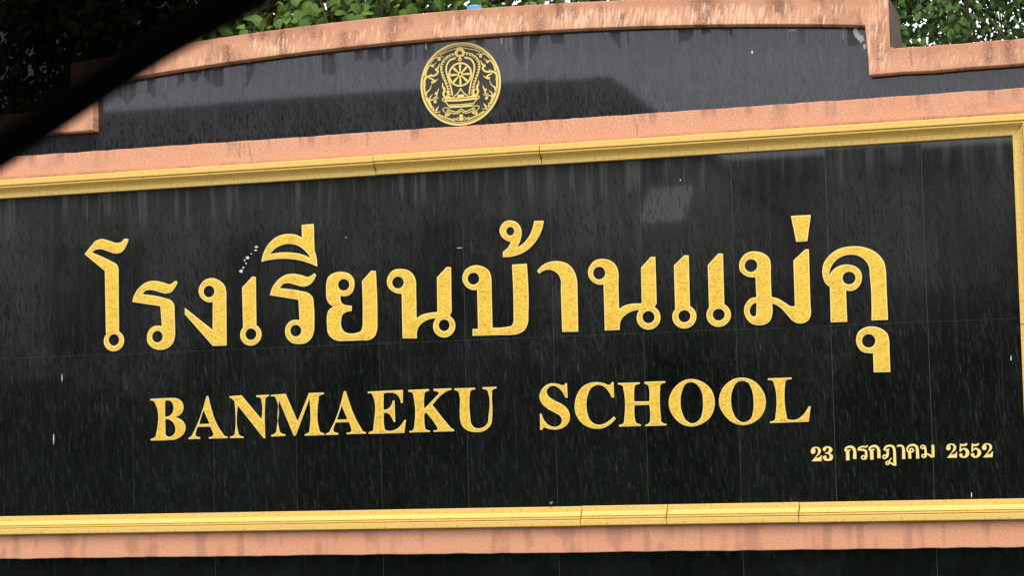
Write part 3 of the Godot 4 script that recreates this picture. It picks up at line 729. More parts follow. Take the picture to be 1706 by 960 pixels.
func moulding(parent: Node, side: int, u0: float, u1: float, mitre0: bool, mitre1: bool) -> void:
	var x0 := -0.27
	var x1 := 3.28
	var y0 := -0.55
	var y1 := 0.563
	var pr: Array = PROFILE[0]
	var st := begin()
	var n := pr.size() / 2
	var a := []
	var b := []
	for i in n:
		var o: float = pr[i * 2]
		var h: float = pr[i * 2 + 1]
		for e in 2:
			var u := u0 if e == 0 else u1
			if e == 0 and mitre0: u -= o
			if e == 1 and mitre1: u += o
			var v := Vector3.ZERO
			match side:
				0: v = Vector3(u, y1 + o, h)
				1: v = Vector3(u, y0 - o, h)
				2: v = Vector3(x0 - o, u, h)
				3: v = Vector3(x1 + o, u, h)
			(a if e == 0 else b).append(v)
	var out: Vector3 = [Vector3(0, 1, 0), Vector3(0, -1, 0), Vector3(-1, 0, 0), Vector3(1, 0, 0)][side]
	for i in n - 1:
		var dx: float = pr[i * 2 + 2] - pr[i * 2]
		var dz: float = pr[i * 2 + 3] - pr[i * 2 + 1]
		var nn := (out * -dz + Vector3(0, 0, 1) * dx).normalized()
		quad(st, a[i], b[i], b[i + 1], a[i + 1], nn)
	# end caps
	var along: Vector3 = (b[0] - a[0]).normalized()
	for e in 2:
		var list: Array = a if e == 0 else b
		for i in range(1, n - 1): tri(st, list[0], list[i], list[i + 1], along * (-1.0 if e == 0 else 1.0))
	var o := put("frame_moulding", st.commit(), M.frame, parent, Vector3(0, WY, 0))
	if not mitre0 and not mitre1: o.position += Vector3(0, 0.0007, 0.0009)
	elif mitre0 and not mitre1: o.position += Vector3(0, -0.0004, 0.0)

func seams() -> Array:
	var out := []
	for k in range(0, 11): out.append(rect_poly(k * 300.0 - 0.3, -700, k * 300.0 + 0.3, 700))
	return out

func cut_by(outers: Array, knives: Array) -> Array:
	var now := outers
	for kn in knives:
		var next := []
		for o in now:
			if bounds(o).intersects(bounds(kn)):
				for q in Geometry2D.clip_polygons(o, kn): next.append(q)
			else: next.append(o)
		now = next
	return now

# an extruded outline that the tile joints cut through
func seamed(st: SurfaceTool, outers: Array, holes: Array, z0: float, z1: float) -> void:
	for o in cut_by(outers, seams()):
		var pieces := [o]
		var inside := []
		for h in holes:
			var next := []
			for p in pieces:
				var cut := Geometry2D.clip_polygons(p, h)
				var whole := false
				for q in cut:
					if Geometry2D.is_polygon_clockwise(q): whole = true
				if whole:
					inside.append(h)
					next.append(p)
				else: next += cut
			pieces = next
		for p in pieces:
			var mine := []
			for h in inside:
				if Geometry2D.is_point_in_polygon(h[0], p): mine.append(h)
			slab(st, [p], mine, z0, z1, 0.001)

func letter(parent: Node, called: String, label: String, outers: Array, holes: Array, border: float, tall: float) -> void:
	var st := begin()
	seamed(st, outers, holes, -0.0005, tall)
	var o := put(called, st.commit(), M.gilt, parent, Vector3(0, WY, 0))
	if label: tag(o, label)
	if tall > 0.0031:
		var es := begin()
		var wide := []
		for p in outers:
			for q in Geometry2D.offset_polygon(ccw(p), 2.6, Geometry2D.JOIN_ROUND):
				if not Geometry2D.is_polygon_clockwise(q): wide.append(q)
		var gaps := []
		for h in holes: gaps += Geometry2D.offset_polygon(ccw(h), -2.2, Geometry2D.JOIN_ROUND)
		slab(es, wide, gaps, -0.0005, 0.0007, 0.001)
		put("contact_shade_border", es.commit(), M.edge, o)  # dark brown border that also draws contact shading round the letter
	if border <= 0.0: return
	var big := []
	for h in holes: big += Geometry2D.offset_polygon(ccw(h), border, Geometry2D.JOIN_ROUND)
	var inner := []
	for p in outers:
		for q in Geometry2D.offset_polygon(ccw(p), -border, Geometry2D.JOIN_MITER):
			if absf(signed_area(q)) > 12.0: inner.append(q)
	if inner.is_empty(): return
	var s2 := begin()
	seamed(s2, inner, big, tall - 0.0002, tall + 0.0009)
	put("pebbled_face", s2.commit(), M.gilt_pebbled, o)

func lettering(parent: Node) -> void:
	for set in [[THAI_NAME, "thai_letter", 3.6, 0.004], [ENGLISH_NAME, "latin_letter", 2.6, 0.0035], [DATE_DIGITS, "date_digit", 0.0, 0.003]]:
		for g in set[0]:
			var polys := []
			for p in g[1]: polys.append(sampled(p))
			for r in g[3]: polys.append(ellipse(r[0], r[1], r[2], r[3]))
			var u := union(polys)
			var holes: Array = u[1]
			for h in g[5]: holes.append(ellipse(h[0], h[1], h[2], h[3]))
			for h in g[7]: holes.append(sampled(h))
			letter(parent, set[1], "gilded raised %s %s" % ["character" if set[1] == "thai_letter" else "figure" if set[1] == "date_digit" else "capital", g[0]], u[0], holes, set[2], set[3])
	for g in DATE_THAI:
		var polys := []
		for s in g[1]: polys.append(brushed(s))
		var holes := []
		for r in g[3]:
			polys.append(ellipse(r[0], r[1], r[2] + r[3] * 0.5, r[2] + r[3] * 0.5, 20))
			holes.append(ellipse(r[0], r[1], r[2] - r[3] * 0.5, r[2] - r[3] * 0.5, 14))
		var u := union(polys)
		var all: Array = u[1]
		all += holes
		letter(parent, "date_letter", "small gilded character " + g[0], u[0], all, 0.0, 0.003)

func emblem(parent: Node) -> void:
	var cx := 1503.5
	var cy := 851.5
	var lift := 0
	var ring := begin()
	slab(ring, [ellipse(cx, cy, 139.5, 139.5, 96)], [ellipse(cx, cy, 132.5, 132.5, 96)], -0.0005, 0.003, 0.001)
	var o := put("emblem", ring.commit(), M.gilt_line, parent, Vector3(0, WY, 0))
	tag(o, "round gilded line emblem with wheel, flames and footed tray")
	var disc := begin()
	slab(disc, [ellipse(cx, cy, 133.5, 133.5, 72)], [], -0.0005, 0.0006, 0.001)
	put("emblem_ground", disc.commit(), M.emblem_ground, o)
	var thin := begin()
	slab(thin, [ellipse(cx, cy, 129.6, 129.6, 96)], [ellipse(cx, cy, 127.4, 127.4, 96)], 0.0, 0.0022, 0.001)
	put("inner_ring", thin.commit(), M.gilt_line, o)
	for s in EMBLEM_STROKES:
		for m in 2:
			lift += 1
			var st := begin()
			slab(st, [brushed(s[1], cx if m else 0.0, 1.32)], [], 0.0, 0.0024 + lift * 0.00002, 0.001)
			put(s[0], st.commit(), M.gilt_line, o)
	for r in EMBLEM_LOOPS:
		for m in 2:
			lift += 1
			var st := begin()
			var x: float = 2.0 * cx - r[0] if m else r[0]
			slab(st, [ellipse(x, r[1], r[2] + r[3] * 0.5, r[2] + r[3] * 0.5, 18)], [ellipse(x, r[1], r[2] - r[3] * 0.5, r[2] - r[3] * 0.5, 14)] if r[2] > r[3] * 0.6 else [], 0.0, 0.0024 + lift * 0.00002, 0.001)
			put("curl", st.commit(), M.gilt_line, o)
	var pts := PackedVector2Array()
	for i in range(2, EMBLEM_BEADS.size(), 2): pts.append(Vector2(EMBLEM_BEADS[i], EMBLEM_BEADS[i + 1]))
	var c := line_points(pts, 12)
	var run := 0.0
	for i in range(1, c.size()):
		run += c[i].distance_to(c[i - 1])
		if run < 8.6: continue
		run = 0.0
		for m in 2:
			var d := (c[i] - c[i - 1]).normalized()
			var q := c[i]
			if m: 
				q.x = 2.0 * cx - q.x
				d.x = -d.x
			var nn := Vector2(-d.y, d.x)
			var st := begin()
			slab(st, [ccw(PackedVector2Array([q + nn * 4.2 + d * 2.4, q + nn * 4.2 - d * 2.4, q - nn * 4.2 - d * 2.8, q - nn * 4.2 + d * 2.0]))], [], 0.0, 0.0018, 0.001)
			put("bead", st.commit(), M.gilt_line, o)
	# the wheel
	var wx := 1503.5
	var wy := 883.0
	var wh := begin()
	slab(wh, [ellipse(wx, wy, 41.0, 41.0, 64)], [ellipse(wx, wy, 35.2, 35.2, 64)], 0.0, 0.0048, 0.001)
	slab(wh, [ellipse(wx, wy, 8.2, 8.2, 24)], [ellipse(wx, wy, 4.4, 4.4, 20)], 0.0, 0.0048, 0.001)
	put("wheel_rim", wh.commit(), M.gilt_line, o)
	for k in 8:
		var d := Vector2(sin(TAU * k / 8.0), cos(TAU * k / 8.0))
		var q := Vector2(-d.y, d.x)
		var w := Vector2(wx, wy)
		var st := begin()
		slab(st, [ccw(PackedVector2Array([w + d * 7.4 + q * 1.7, w + d * 29.5 + q * 4.2, w + d * 31.5 + q * 2.4, w + d * 35.6 + q * 2.2, w + d * 35.6 - q * 2.2, w + d * 31.5 - q * 2.4, w + d * 29.5 - q * 4.2, w + d * 7.4 - q * 1.7]))], [], 0.0, 0.0046, 0.001)
		put("wheel_spoke", st.commit(), M.gilt_line, o)

func sign_wall() -> void:
	var w := thing("school_name_wall", "black granite school name wall with gilded lettering and salmon coping", "sign wall", Vector3(WX, 0, 0))
	# the rendered body behind the stone
	var body := PackedVector2Array([Vector2(-0.56, -WY), Vector2(3.57, -WY), Vector2(3.57, 0.80), Vector2(2.88, 0.80), Vector2(2.88, arch(2.88) + 0.03)])
	for i in range(39, -1, -1):
		var x := 0.14 + (2.86 - 0.14) * i / 40.0
		body.append(Vector2(x, arch(x) + 0.03))
	body.append_array(PackedVector2Array([Vector2(0.14, 0.80), Vector2(-0.56, 0.80)]))
	var st := begin()
	slab(st, [ccw(body)], [], -0.24, -0.0016, 1.0, true)
	put("wall_body", st.commit(), M.grout, w, Vector3(0, WY, 0))
	# granite: two rows of tiles in the name panel, one row under the arch, one at the foot
	var g := 0.0006
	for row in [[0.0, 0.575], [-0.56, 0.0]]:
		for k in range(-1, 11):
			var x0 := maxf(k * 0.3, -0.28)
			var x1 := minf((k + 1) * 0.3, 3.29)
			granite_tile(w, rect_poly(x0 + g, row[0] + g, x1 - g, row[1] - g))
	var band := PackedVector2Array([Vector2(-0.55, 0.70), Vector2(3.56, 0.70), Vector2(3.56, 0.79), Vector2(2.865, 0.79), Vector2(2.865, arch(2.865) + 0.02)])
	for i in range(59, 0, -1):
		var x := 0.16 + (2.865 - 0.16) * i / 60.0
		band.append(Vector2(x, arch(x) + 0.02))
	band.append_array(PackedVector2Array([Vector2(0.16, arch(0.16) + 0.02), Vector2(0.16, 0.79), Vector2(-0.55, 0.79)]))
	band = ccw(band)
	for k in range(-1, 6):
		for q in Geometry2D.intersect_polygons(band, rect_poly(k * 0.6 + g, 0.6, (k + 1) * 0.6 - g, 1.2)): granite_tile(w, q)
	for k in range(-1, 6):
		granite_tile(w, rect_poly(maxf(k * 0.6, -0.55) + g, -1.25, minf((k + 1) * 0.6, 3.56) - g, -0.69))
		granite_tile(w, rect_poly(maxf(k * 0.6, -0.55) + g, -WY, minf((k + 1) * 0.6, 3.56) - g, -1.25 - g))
	# salmon plaster band round the gilded frame
	for r in [[-0.56, 0.6245, 3.57, 0.707], [-0.56, -0.697, 3.57, -0.6115], [-0.56, -0.6115, -0.3325, 0.6245], [3.3425, -0.6115, 3.57, 0.6245]]:
		put("plaster_band", soft_slab(wobble(rect_poly(r[0], r[1], r[2], r[3]), 0.03, 0.0022, 5), -0.002, 0.021, 0.0022), M.plaster, w, Vector3(0, WY, 0))
	# stepped and arched coping
	var cop := PackedVector2Array()
	for p in [[-0.60, LOW], [0.18, LOW]]: cop.append(Vector2(p[0], p[1]))
	for i in 61:
		var x := 0.18 + (2.845 - 0.18) * i / 60.0
		cop.append(Vector2(x, arch(x)))
	cop.append_array(PackedVector2Array([Vector2(2.853, LOW), Vector2(3.61, LOW + 0.003), Vector2(3.61, 0.857), Vector2(2.928, 0.855)]))
	for i in range(60, -1, -1):
		var x := 0.095 + (2.924 - 0.095) * i / 60.0
		cop.append(Vector2(x, arch(x) + 0.088))
	cop.append_array(PackedVector2Array([Vector2(0.092, 0.856), Vector2(-0.60, 0.856)]))
	put("coping", soft_slab(wobble(cop, 0.05, 0.003, 6), -0.27, 0.042, 0.0026), M.plaster, w, Vector3(0, WY, 0))
	# gilded frame: mitred lengths that leave hairline joints
	var j := 0.0012
	for s in [[0, [-0.27, 1.205, 1.779, 3.28]], [1, [-0.27, 1.885, 2.165, 2.585, 3.28]], [2, [-0.55, 0.563]], [3, [-0.55, -0.02, 0.563]]]:
		var cuts: Array = s[1]
		for i in cuts.size() - 1:
			moulding(w, s[0], cuts[i] + (0.0 if i == 0 else j), cuts[i + 1] - (0.0 if i == cuts.size() - 2 else j), i == 0, i == cuts.size() - 2)
	lettering(w)
	emblem(w)
	# cement smears left along the top of the salmon band
	var f := noise(0.9, 3, 8)
	for run in [[1.55, 2.05], [2.3, 2.86], [2.88, 3.42], [0.05, 0.4], [0.9, 1.3]]:
		var up := PackedVector2Array()
		var down := PackedVector2Array()
		var n := 24
		for i in n + 1:
			var x: float = lerpf(run[0], run[1], i / float(n))
			var e := sin(PI * i / n)
			up.append(Vector2(x, 0.7065 + (0.0035 + 0.004 * f.get_noise_1d(x * 14.0)) * e))
			down.append(Vector2(x, 0.7055))
		down.reverse()
		up.append_array(down)
		put("cement_smear", soft_slab(up, -0.001, 0.0022, 0.0006), M.cement, w, Vector3(0, WY, 0))
	# white plaster dripped at the coping's corners; water drips lower down, painted bright white
	for d in [[2.772, 0.925, 0.003, 0.024], [2.815, 0.918, 0.013, 0.018], [2.829, 0.900, 0.013, 0.014], [2.822, 0.908, 0.007, 0.012], [2.838, 0.875, 0.006, 0.010], [1.648, 0.986, 0.0025, 0.012], [1.385, 0.985, 0.002, 0.012], [0.0, -0.285, 0.0015, 0.018], [0.034, -0.075, 0.0012, 0.013], [3.247, -0.122, 0.0018, 0.010], [3.112, -0.537, 0.0014, 0.009], [2.61, 0.945, 0.012, 0.003], [2.48, 0.885, 0.003, 0.006]]:
		blob(w, "plaster_and_water_drip", d, M.white)
	for d in [[0.709, 0.265, 0.008, 0.006], [0.717, 0.276, 0.004, 0.003], [0.733, 0.309, 0.007, 0.005], [0.722, 0.301, 0.003, 0.003], [0.766, 0.344, 0.007, 0.004], [0.764, 0.333, 0.005, 0.003], [0.728, 0.29, 0.003, 0.003], [0.747, 0.322, 0.003, 0.002], [0.92, 0.345, 0.003, 0.005], [1.09, 0.36, 0.002, 0.002], [2.235, 0.487, 0.002, 0.003], [1.485, 0.305, 0.012, 0.0012]]:
		blob(w, "paint_spatter", d, M.white)

func blob(parent: Node, called: String, d: Array, mat: Material) -> void:
	var p := PackedVector2Array()
	var n := 12
	for i in n:
		var k := rng.randf_range(0.65, 1.2)
		p.append(Vector2(d[0] + d[2] * k * cos(TAU * i / n), d[1] + d[3] * k * sin(TAU * i / n)))
	put(called, soft_slab(p, -0.001, 0.002 + minf(d[2], d[3]) * 0.3, minf(d[2], d[3]) * 0.35), mat, parent, Vector3(0, WY, 0))

# ------------------------------------------------------------------ plants
func leaf_mesh(kind: int) -> ArrayMesh:
	# unit length, stalk at the origin, tip hanging along -y, face towards +z
	var half := []
	if kind == 0: half = [[0.0, 0.0], [0.20, 0.10], [0.40, 0.02], [0.46, -0.20], [0.38, -0.45], [0.22, -0.70], [0.07, -0.90], [0.0, -1.05]]
	else: half = [[0.0, 0.0], [0.14, -0.08], [0.27, -0.28], [0.29, -0.48], [0.20, -0.72], [0.08, -0.90], [0.0, -1.02]]
	var st := begin()
	st.set_smooth_group(0)
	for s in [-1.0, 1.0]:
		for i in half.size() - 1:
			var a := Vector3(half[i][0] * s, half[i][1], -half[i][0] * 0.35 + 0.10 * sin(-half[i][1] * 2.6) - 0.08)
			var b := Vector3(half[i + 1][0] * s, half[i + 1][1], -half[i + 1][0] * 0.35 + 0.10 * sin(-half[i + 1][1] * 2.6) - 0.08)
			var m := Vector3(0, (half[i][1] + half[i + 1][1]) * 0.5, 0.10 * sin(-(half[i][1] + half[i + 1][1]) * 1.3) - 0.08)
			var n := (b - a).cross(m - a).normalized()
			if n.z < 0.0: n = -n
			tri(st, a, b, m, n)
			if i > 0:
				var pm := Vector3(0, (half[i - 1][1] + half[i][1]) * 0.5, 0.10 * sin(-(half[i - 1][1] + half[i][1]) * 1.3) - 0.08)
				var n2 := (a - pm).cross(m - pm).normalized()
				if n2.z < 0.0: n2 = -n2
				tri(st, pm, a, m, n2)
	return st.commit()

func limb(st: SurfaceTool, pts: Array, r0: float, r1: float) -> void:
	var sides := 8
	var n := pts.size()
	var rings := []
	for i in n:
		var d: Vector3 = (pts[mini(i + 1, n - 1)] - pts[maxi(i - 1, 0)]).normalized()
		var u := d.cross(Vector3(0.3, 0.1, 1)).normalized()
		var v := d.cross(u)
		var r := lerpf(r0, r1, i / float(n - 1))
		var ring := []
		for k in sides: ring.append([pts[i] + (u * cos(TAU * k / sides) + v * sin(TAU * k / sides)) * r, u * cos(TAU * k / sides) + v * sin(TAU * k / sides)])
		rings.append(ring)
	for i in n - 1:
		for k in sides:
			var q := [rings[i][k], rings[i][(k + 1) % sides], rings[i + 1][(k + 1) % sides], rings[i + 1][k]]
			var mid: Vector3 = q[0][1] + q[1][1]
			var flip: bool = (q[1][0] - q[0][0]).cross(q[2][0] - q[0][0]).dot(mid) > 0.0
			for t in ([[0, 2, 1], [0, 3, 2]] if flip else [[0, 1, 2], [0, 2, 3]]):
				for e in t:
					st.set_normal(q[e][1])
					st.set_uv(Vector2(k / 8.0, i))
					st.add_vertex(q[e][0])

# spec: at, height, crown centre and half sizes, clusters, leaves each, leaf size, kind, tint, singles
func leafy_tree(called: String, label: String, category: String, group: String, sp: Dictionary) -> Node3D:
	var t := thing(called, label, category, sp.at, group)
	var c: Vector3 = sp.centre
	var h: Vector3 = sp.half
	var trunk := begin()
	var top := Vector3(c.x * 0.6, c.y + h.y * 0.2, c.z * 0.6)
	var pts := []
	for i in 7:
		var u := i / 6.0
		pts.append(Vector3(top.x * u * u, top.y * u, top.z * u * u) + Vector3(sin(u * 5.0 + c.x) * 0.06, 0, cos(u * 4.0) * 0.05))
	limb(trunk, pts, sp.girth, sp.girth * 0.35)
	put("trunk", trunk.commit(), sp.get("bark", M.bark), t)
	var centres := []
	for i in int(sp.clusters):
		var v := Vector3.ZERO
		while true:
			v = Vector3(rng.randf_range(-1, 1), rng.randf_range(-1, 1), rng.randf_range(-1, 1))
			if v.length() < 1.0 and v.length() > 0.25: break
		centres.append(c + v * h)
	var nb := 0
	for v in centres:
		if nb >= 9 or rng.randf() > 0.35: continue
		nb += 1
		var st := begin()
		var from: Vector3 = pts[3 + nb % 4]
		var bend := from.lerp(v, 0.5) + Vector3(0, 0.12, 0)
		limb(st, [from, from.lerp(bend, 0.5) + Vector3(0.02, 0.02, 0), bend, bend.lerp(v, 0.6), v], sp.girth * 0.4, 0.006)
		put("branch", st.commit(), sp.get("bark", M.bark), t)
	for i in int(sp.get("twigs", 0)):
		var v: Vector3 = c + Vector3(rng.randf_range(-0.9, 0.9), rng.randf_range(-0.5, 0.75), rng.randf_range(0.3, 0.85)) * h
		var st := begin()
		var lean := Vector3(rng.randf_range(-0.25, 0.25), rng.randf_range(0.12, 0.4), rng.randf_range(-0.05, 0.08))
		limb(st, [v - lean * 0.6, v, v + lean * 0.5 + Vector3(0.03, 0, 0.01), v + lean], 0.0045, 0.0018)
		put("twig", st.commit(), M.red_bark if i % 3 else M.bark, t)
	var spots := []
	for v in centres:
		var r: float = sp.get("spread", 0.26) * rng.randf_range(0.7, 1.25)
		var shade := rng.randf_range(0.75, 1.25)
		for i in int(sp.each):
			var d := Vector3(rng.randfn(), rng.randfn() * 0.8, rng.randfn()) * r * 0.6
			var face := (d.normalized() * 0.8 + Vector3(0, 0.55, 0.75) + Vector3(rng.randfn(), rng.randfn(), rng.randfn()) * 0.45).normalized()
			var down := (Vector3(rng.randfn() * 0.45, -1, rng.randfn() * 0.45))
			down = (down - face * down.dot(face)).normalized()
			var s: float = sp.size * rng.randf_range(0.5, 1.45)
			var bs := Basis(-down.cross(face), -down, face)
			spots.append([Transform3D(bs.scaled_local(Vector3(s, s, s)), v + d), shade * rng.randf_range(0.8, 1.2), rng.randf()])
	var mesh: ArrayMesh = leaf_meshes[sp.kind]
	# leaves that show over the coping are parts of their own
	var single := []
	var rest := []
	var lo: float = sp.get("low", 0.0)
	spots.sort_custom(func(a, b): return a[0].origin.z > b[0].origin.z)
	for s in spots:
		var y: float = s[0].origin.y + t.position.y
		var x: float = s[0].origin.x + t.position.x
		var here: bool = x > sp.get("left", 0.0) and x < sp.get("right", 0.0) and y > lo and y < lo + sp.get("band", 0.0)
		if single.size() < int(sp.get("singles", 0)) and here: single.append(s)
		else: rest.append(s)
	var mm := MultiMesh.new()
	mm.transform_format = MultiMesh.TRANSFORM_3D
	mm.use_colors = true
	mm.mesh = mesh
	mm.instance_count = rest.size()
	var tint: Color = sp.tint
	for i in rest.size():
		mm.set_instance_transform(i, rest[i][0])
		var k: float = rest[i][1]
		var y2: float = rest[i][2]
		mm.set_instance_color(i, Color(tint.r * k * (0.8 + 0.5 * y2), tint.g * k, tint.b * k * (1.1 - 0.4 * y2)))
	var mi := MultiMeshInstance3D.new()
	mi.name = "crown"
	mi.multimesh = mm
	mi.material_override = M.leaves
	mi.set_meta("kind", "stuff")
	t.add_child(mi, true)
	for s in single:
		var o := put("leaf", mesh, M.leaf[clampi(int(sp.get("tone", 0)) + (1 if s[2] > 0.75 else 0), 0, 2)], t)
		o.transform = s[0]
	return t

var leaf_meshes := []

func plants() -> void:
	leaf_meshes = [leaf_mesh(0), leaf_mesh(1)]
	var dark := Color(0.050, 0.096, 0.024)
	var mid := Color(0.074, 0.135, 0.027)
	var light := Color(0.10, 0.17, 0.03)
	var gr := "trees and climbers behind the wall"
	leafy_tree("leafy_tree", "dark leafy tree behind the wall's low left end, seen through the smoked visor", "tree", gr, {at = Vector3(-2.75, 0, -1.6), centre = Vector3(0.1, 3.2, 0), half = Vector3(1.0, 1.0, 0.55), clusters = 150, each = 75, size = 0.042, kind = 1, tint = dark, girth = 0.07, spread = 0.2})
	leafy_tree("heart_leaved_climber", "climber with heart shaped leaves over the left half of the arched coping", "climber", gr, {at = Vector3(-1.05, 0, -0.7), centre = Vector3(0.0, 2.95, -0.1), half = Vector3(1.25, 0.62, 0.4), clusters = 230, each = 64, size = 0.036, kind = 0, tint = mid, girth = 0.035, singles = 200, low = 2.78, band = 0.42, left = -1.9, right = 0.3, tone = 1, spread = 0.16, twigs = 26})
	leafy_tree("leafy_tree", "brown trunked tree rising behind the emblem", "tree", gr, {at = Vector3(-0.62, 0, -1.75), centre = Vector3(0.5, 3.3, 0), half = Vector3(1.6, 0.8, 0.6), clusters = 210, each = 78, size = 0.038, kind = 1, tint = dark, girth = 0.07, bark = M.red_bark, spread = 0.2})
	leafy_tree("leafy_tree", "dense dark green tree with a red brown trunk behind the right step of the coping", "tree", gr, {at = Vector3(1.62, 0, -1.3), centre = Vector3(-0.12, 3.0, 0), half = Vector3(0.55, 0.75, 0.5), clusters = 190, each = 80, size = 0.029, kind = 1, tint = dark, girth = 0.03, bark = M.red_bark, singles = 220, low = 2.68, band = 0.5, left = 1.15, right = 1.95, tone = 0, spread = 0.17, twigs = 20})
	leafy_tree("leafy_shrub", "bright yellow green shrub at the right edge above the low coping", "shrub", gr, {at = Vector3(2.1, 0, -0.75), centre = Vector3(0.0, 2.60, 0), half = Vector3(0.42, 0.30, 0.3), clusters = 40, each = 56, size = 0.033, kind = 1, tint = light, girth = 0.02, singles = 90, low = 2.62, band = 0.5, left = 1.5, right = 2.2, tone = 2, spread = 0.14})
	leafy_tree("leafy_tree", "tall leafy tree beyond the right edge of the wall", "tree", gr, {at = Vector3(3.0, 0, -2.9), centre = Vector3(-0.2, 3.4, 0), half = Vector3(1.3, 1.1, 0.8), clusters = 120, each = 65, size = 0.045, kind = 1, tint = dark, girth = 0.08, spread = 0.22})
	# a scrap of leaf caught on the lower frame, a cap left on the coping
	var st := put("leaf_scrap", leaf_meshes[0], M.leaf[2], self, Vector3(WX + 1.782, WY - 0.538, 0.026))
	st.scale = Vector3(0.010, 0.011, 0.010)
	st.rotation = Vector3(-0.4, 0.2, 2.0)
	tag(st, "tiny green leaf scrap caught on the lower gilded frame", "leaf")

func lathe(profile: Array, n := 28) -> ArrayMesh:
	var st := begin()
	for i in profile.size() - 1:
		var a: Vector2 = profile[i]
		var b: Vector2 = profile[i + 1]
		var d := (b - a).normalized()
		for k in n:
			var t0 := TAU * k / n
			var t1 := TAU * (k + 1) / n
			var nn := Vector3(d.y * cos((t0 + t1) * 0.5), -d.x, d.y * sin((t0 + t1) * 0.5)).normalized()
			quad(st, Vector3(a.x * cos(t0), a.y, a.x * sin(t0)), Vector3(a.x * cos(t1), a.y, a.x * sin(t1)), Vector3(b.x * cos(t1), b.y, b.x * sin(t1)), Vector3(b.x * cos(t0), b.y, b.x * sin(t0)), nn)
	return st.commit()

func small_things() -> void:
	var y := WY + arch(1.557) + 0.0885
	var cap_ := thing("bottle_cap", "pale blue plastic cap lying on the arched coping above the emblem", "bottle cap", Vector3(WX + 1.557, y, 0.0))
	put("cap_shell", lathe([Vector2(0.0245, 0.0), Vector2(0.0245, 0.015), Vector2(0.0235, 0.0175), Vector2(0.021, 0.0185), Vector2(0.0, 0.0185)]), M.blue, cap_)
	for k in 24:
		var st := begin()
		box(st, Vector3(-0.0009, 0.001, -0.0005), Vector3(0.0009, 0.0145, 0.0006))
		var o := put("grip_rib", st.commit(), M.blue, cap_)
		o.position = Vector3(sin(TAU * k / 24.0), 0, cos(TAU * k / 24.0)) * 0.0245
		o.rotation.y = TAU * k / 24.0

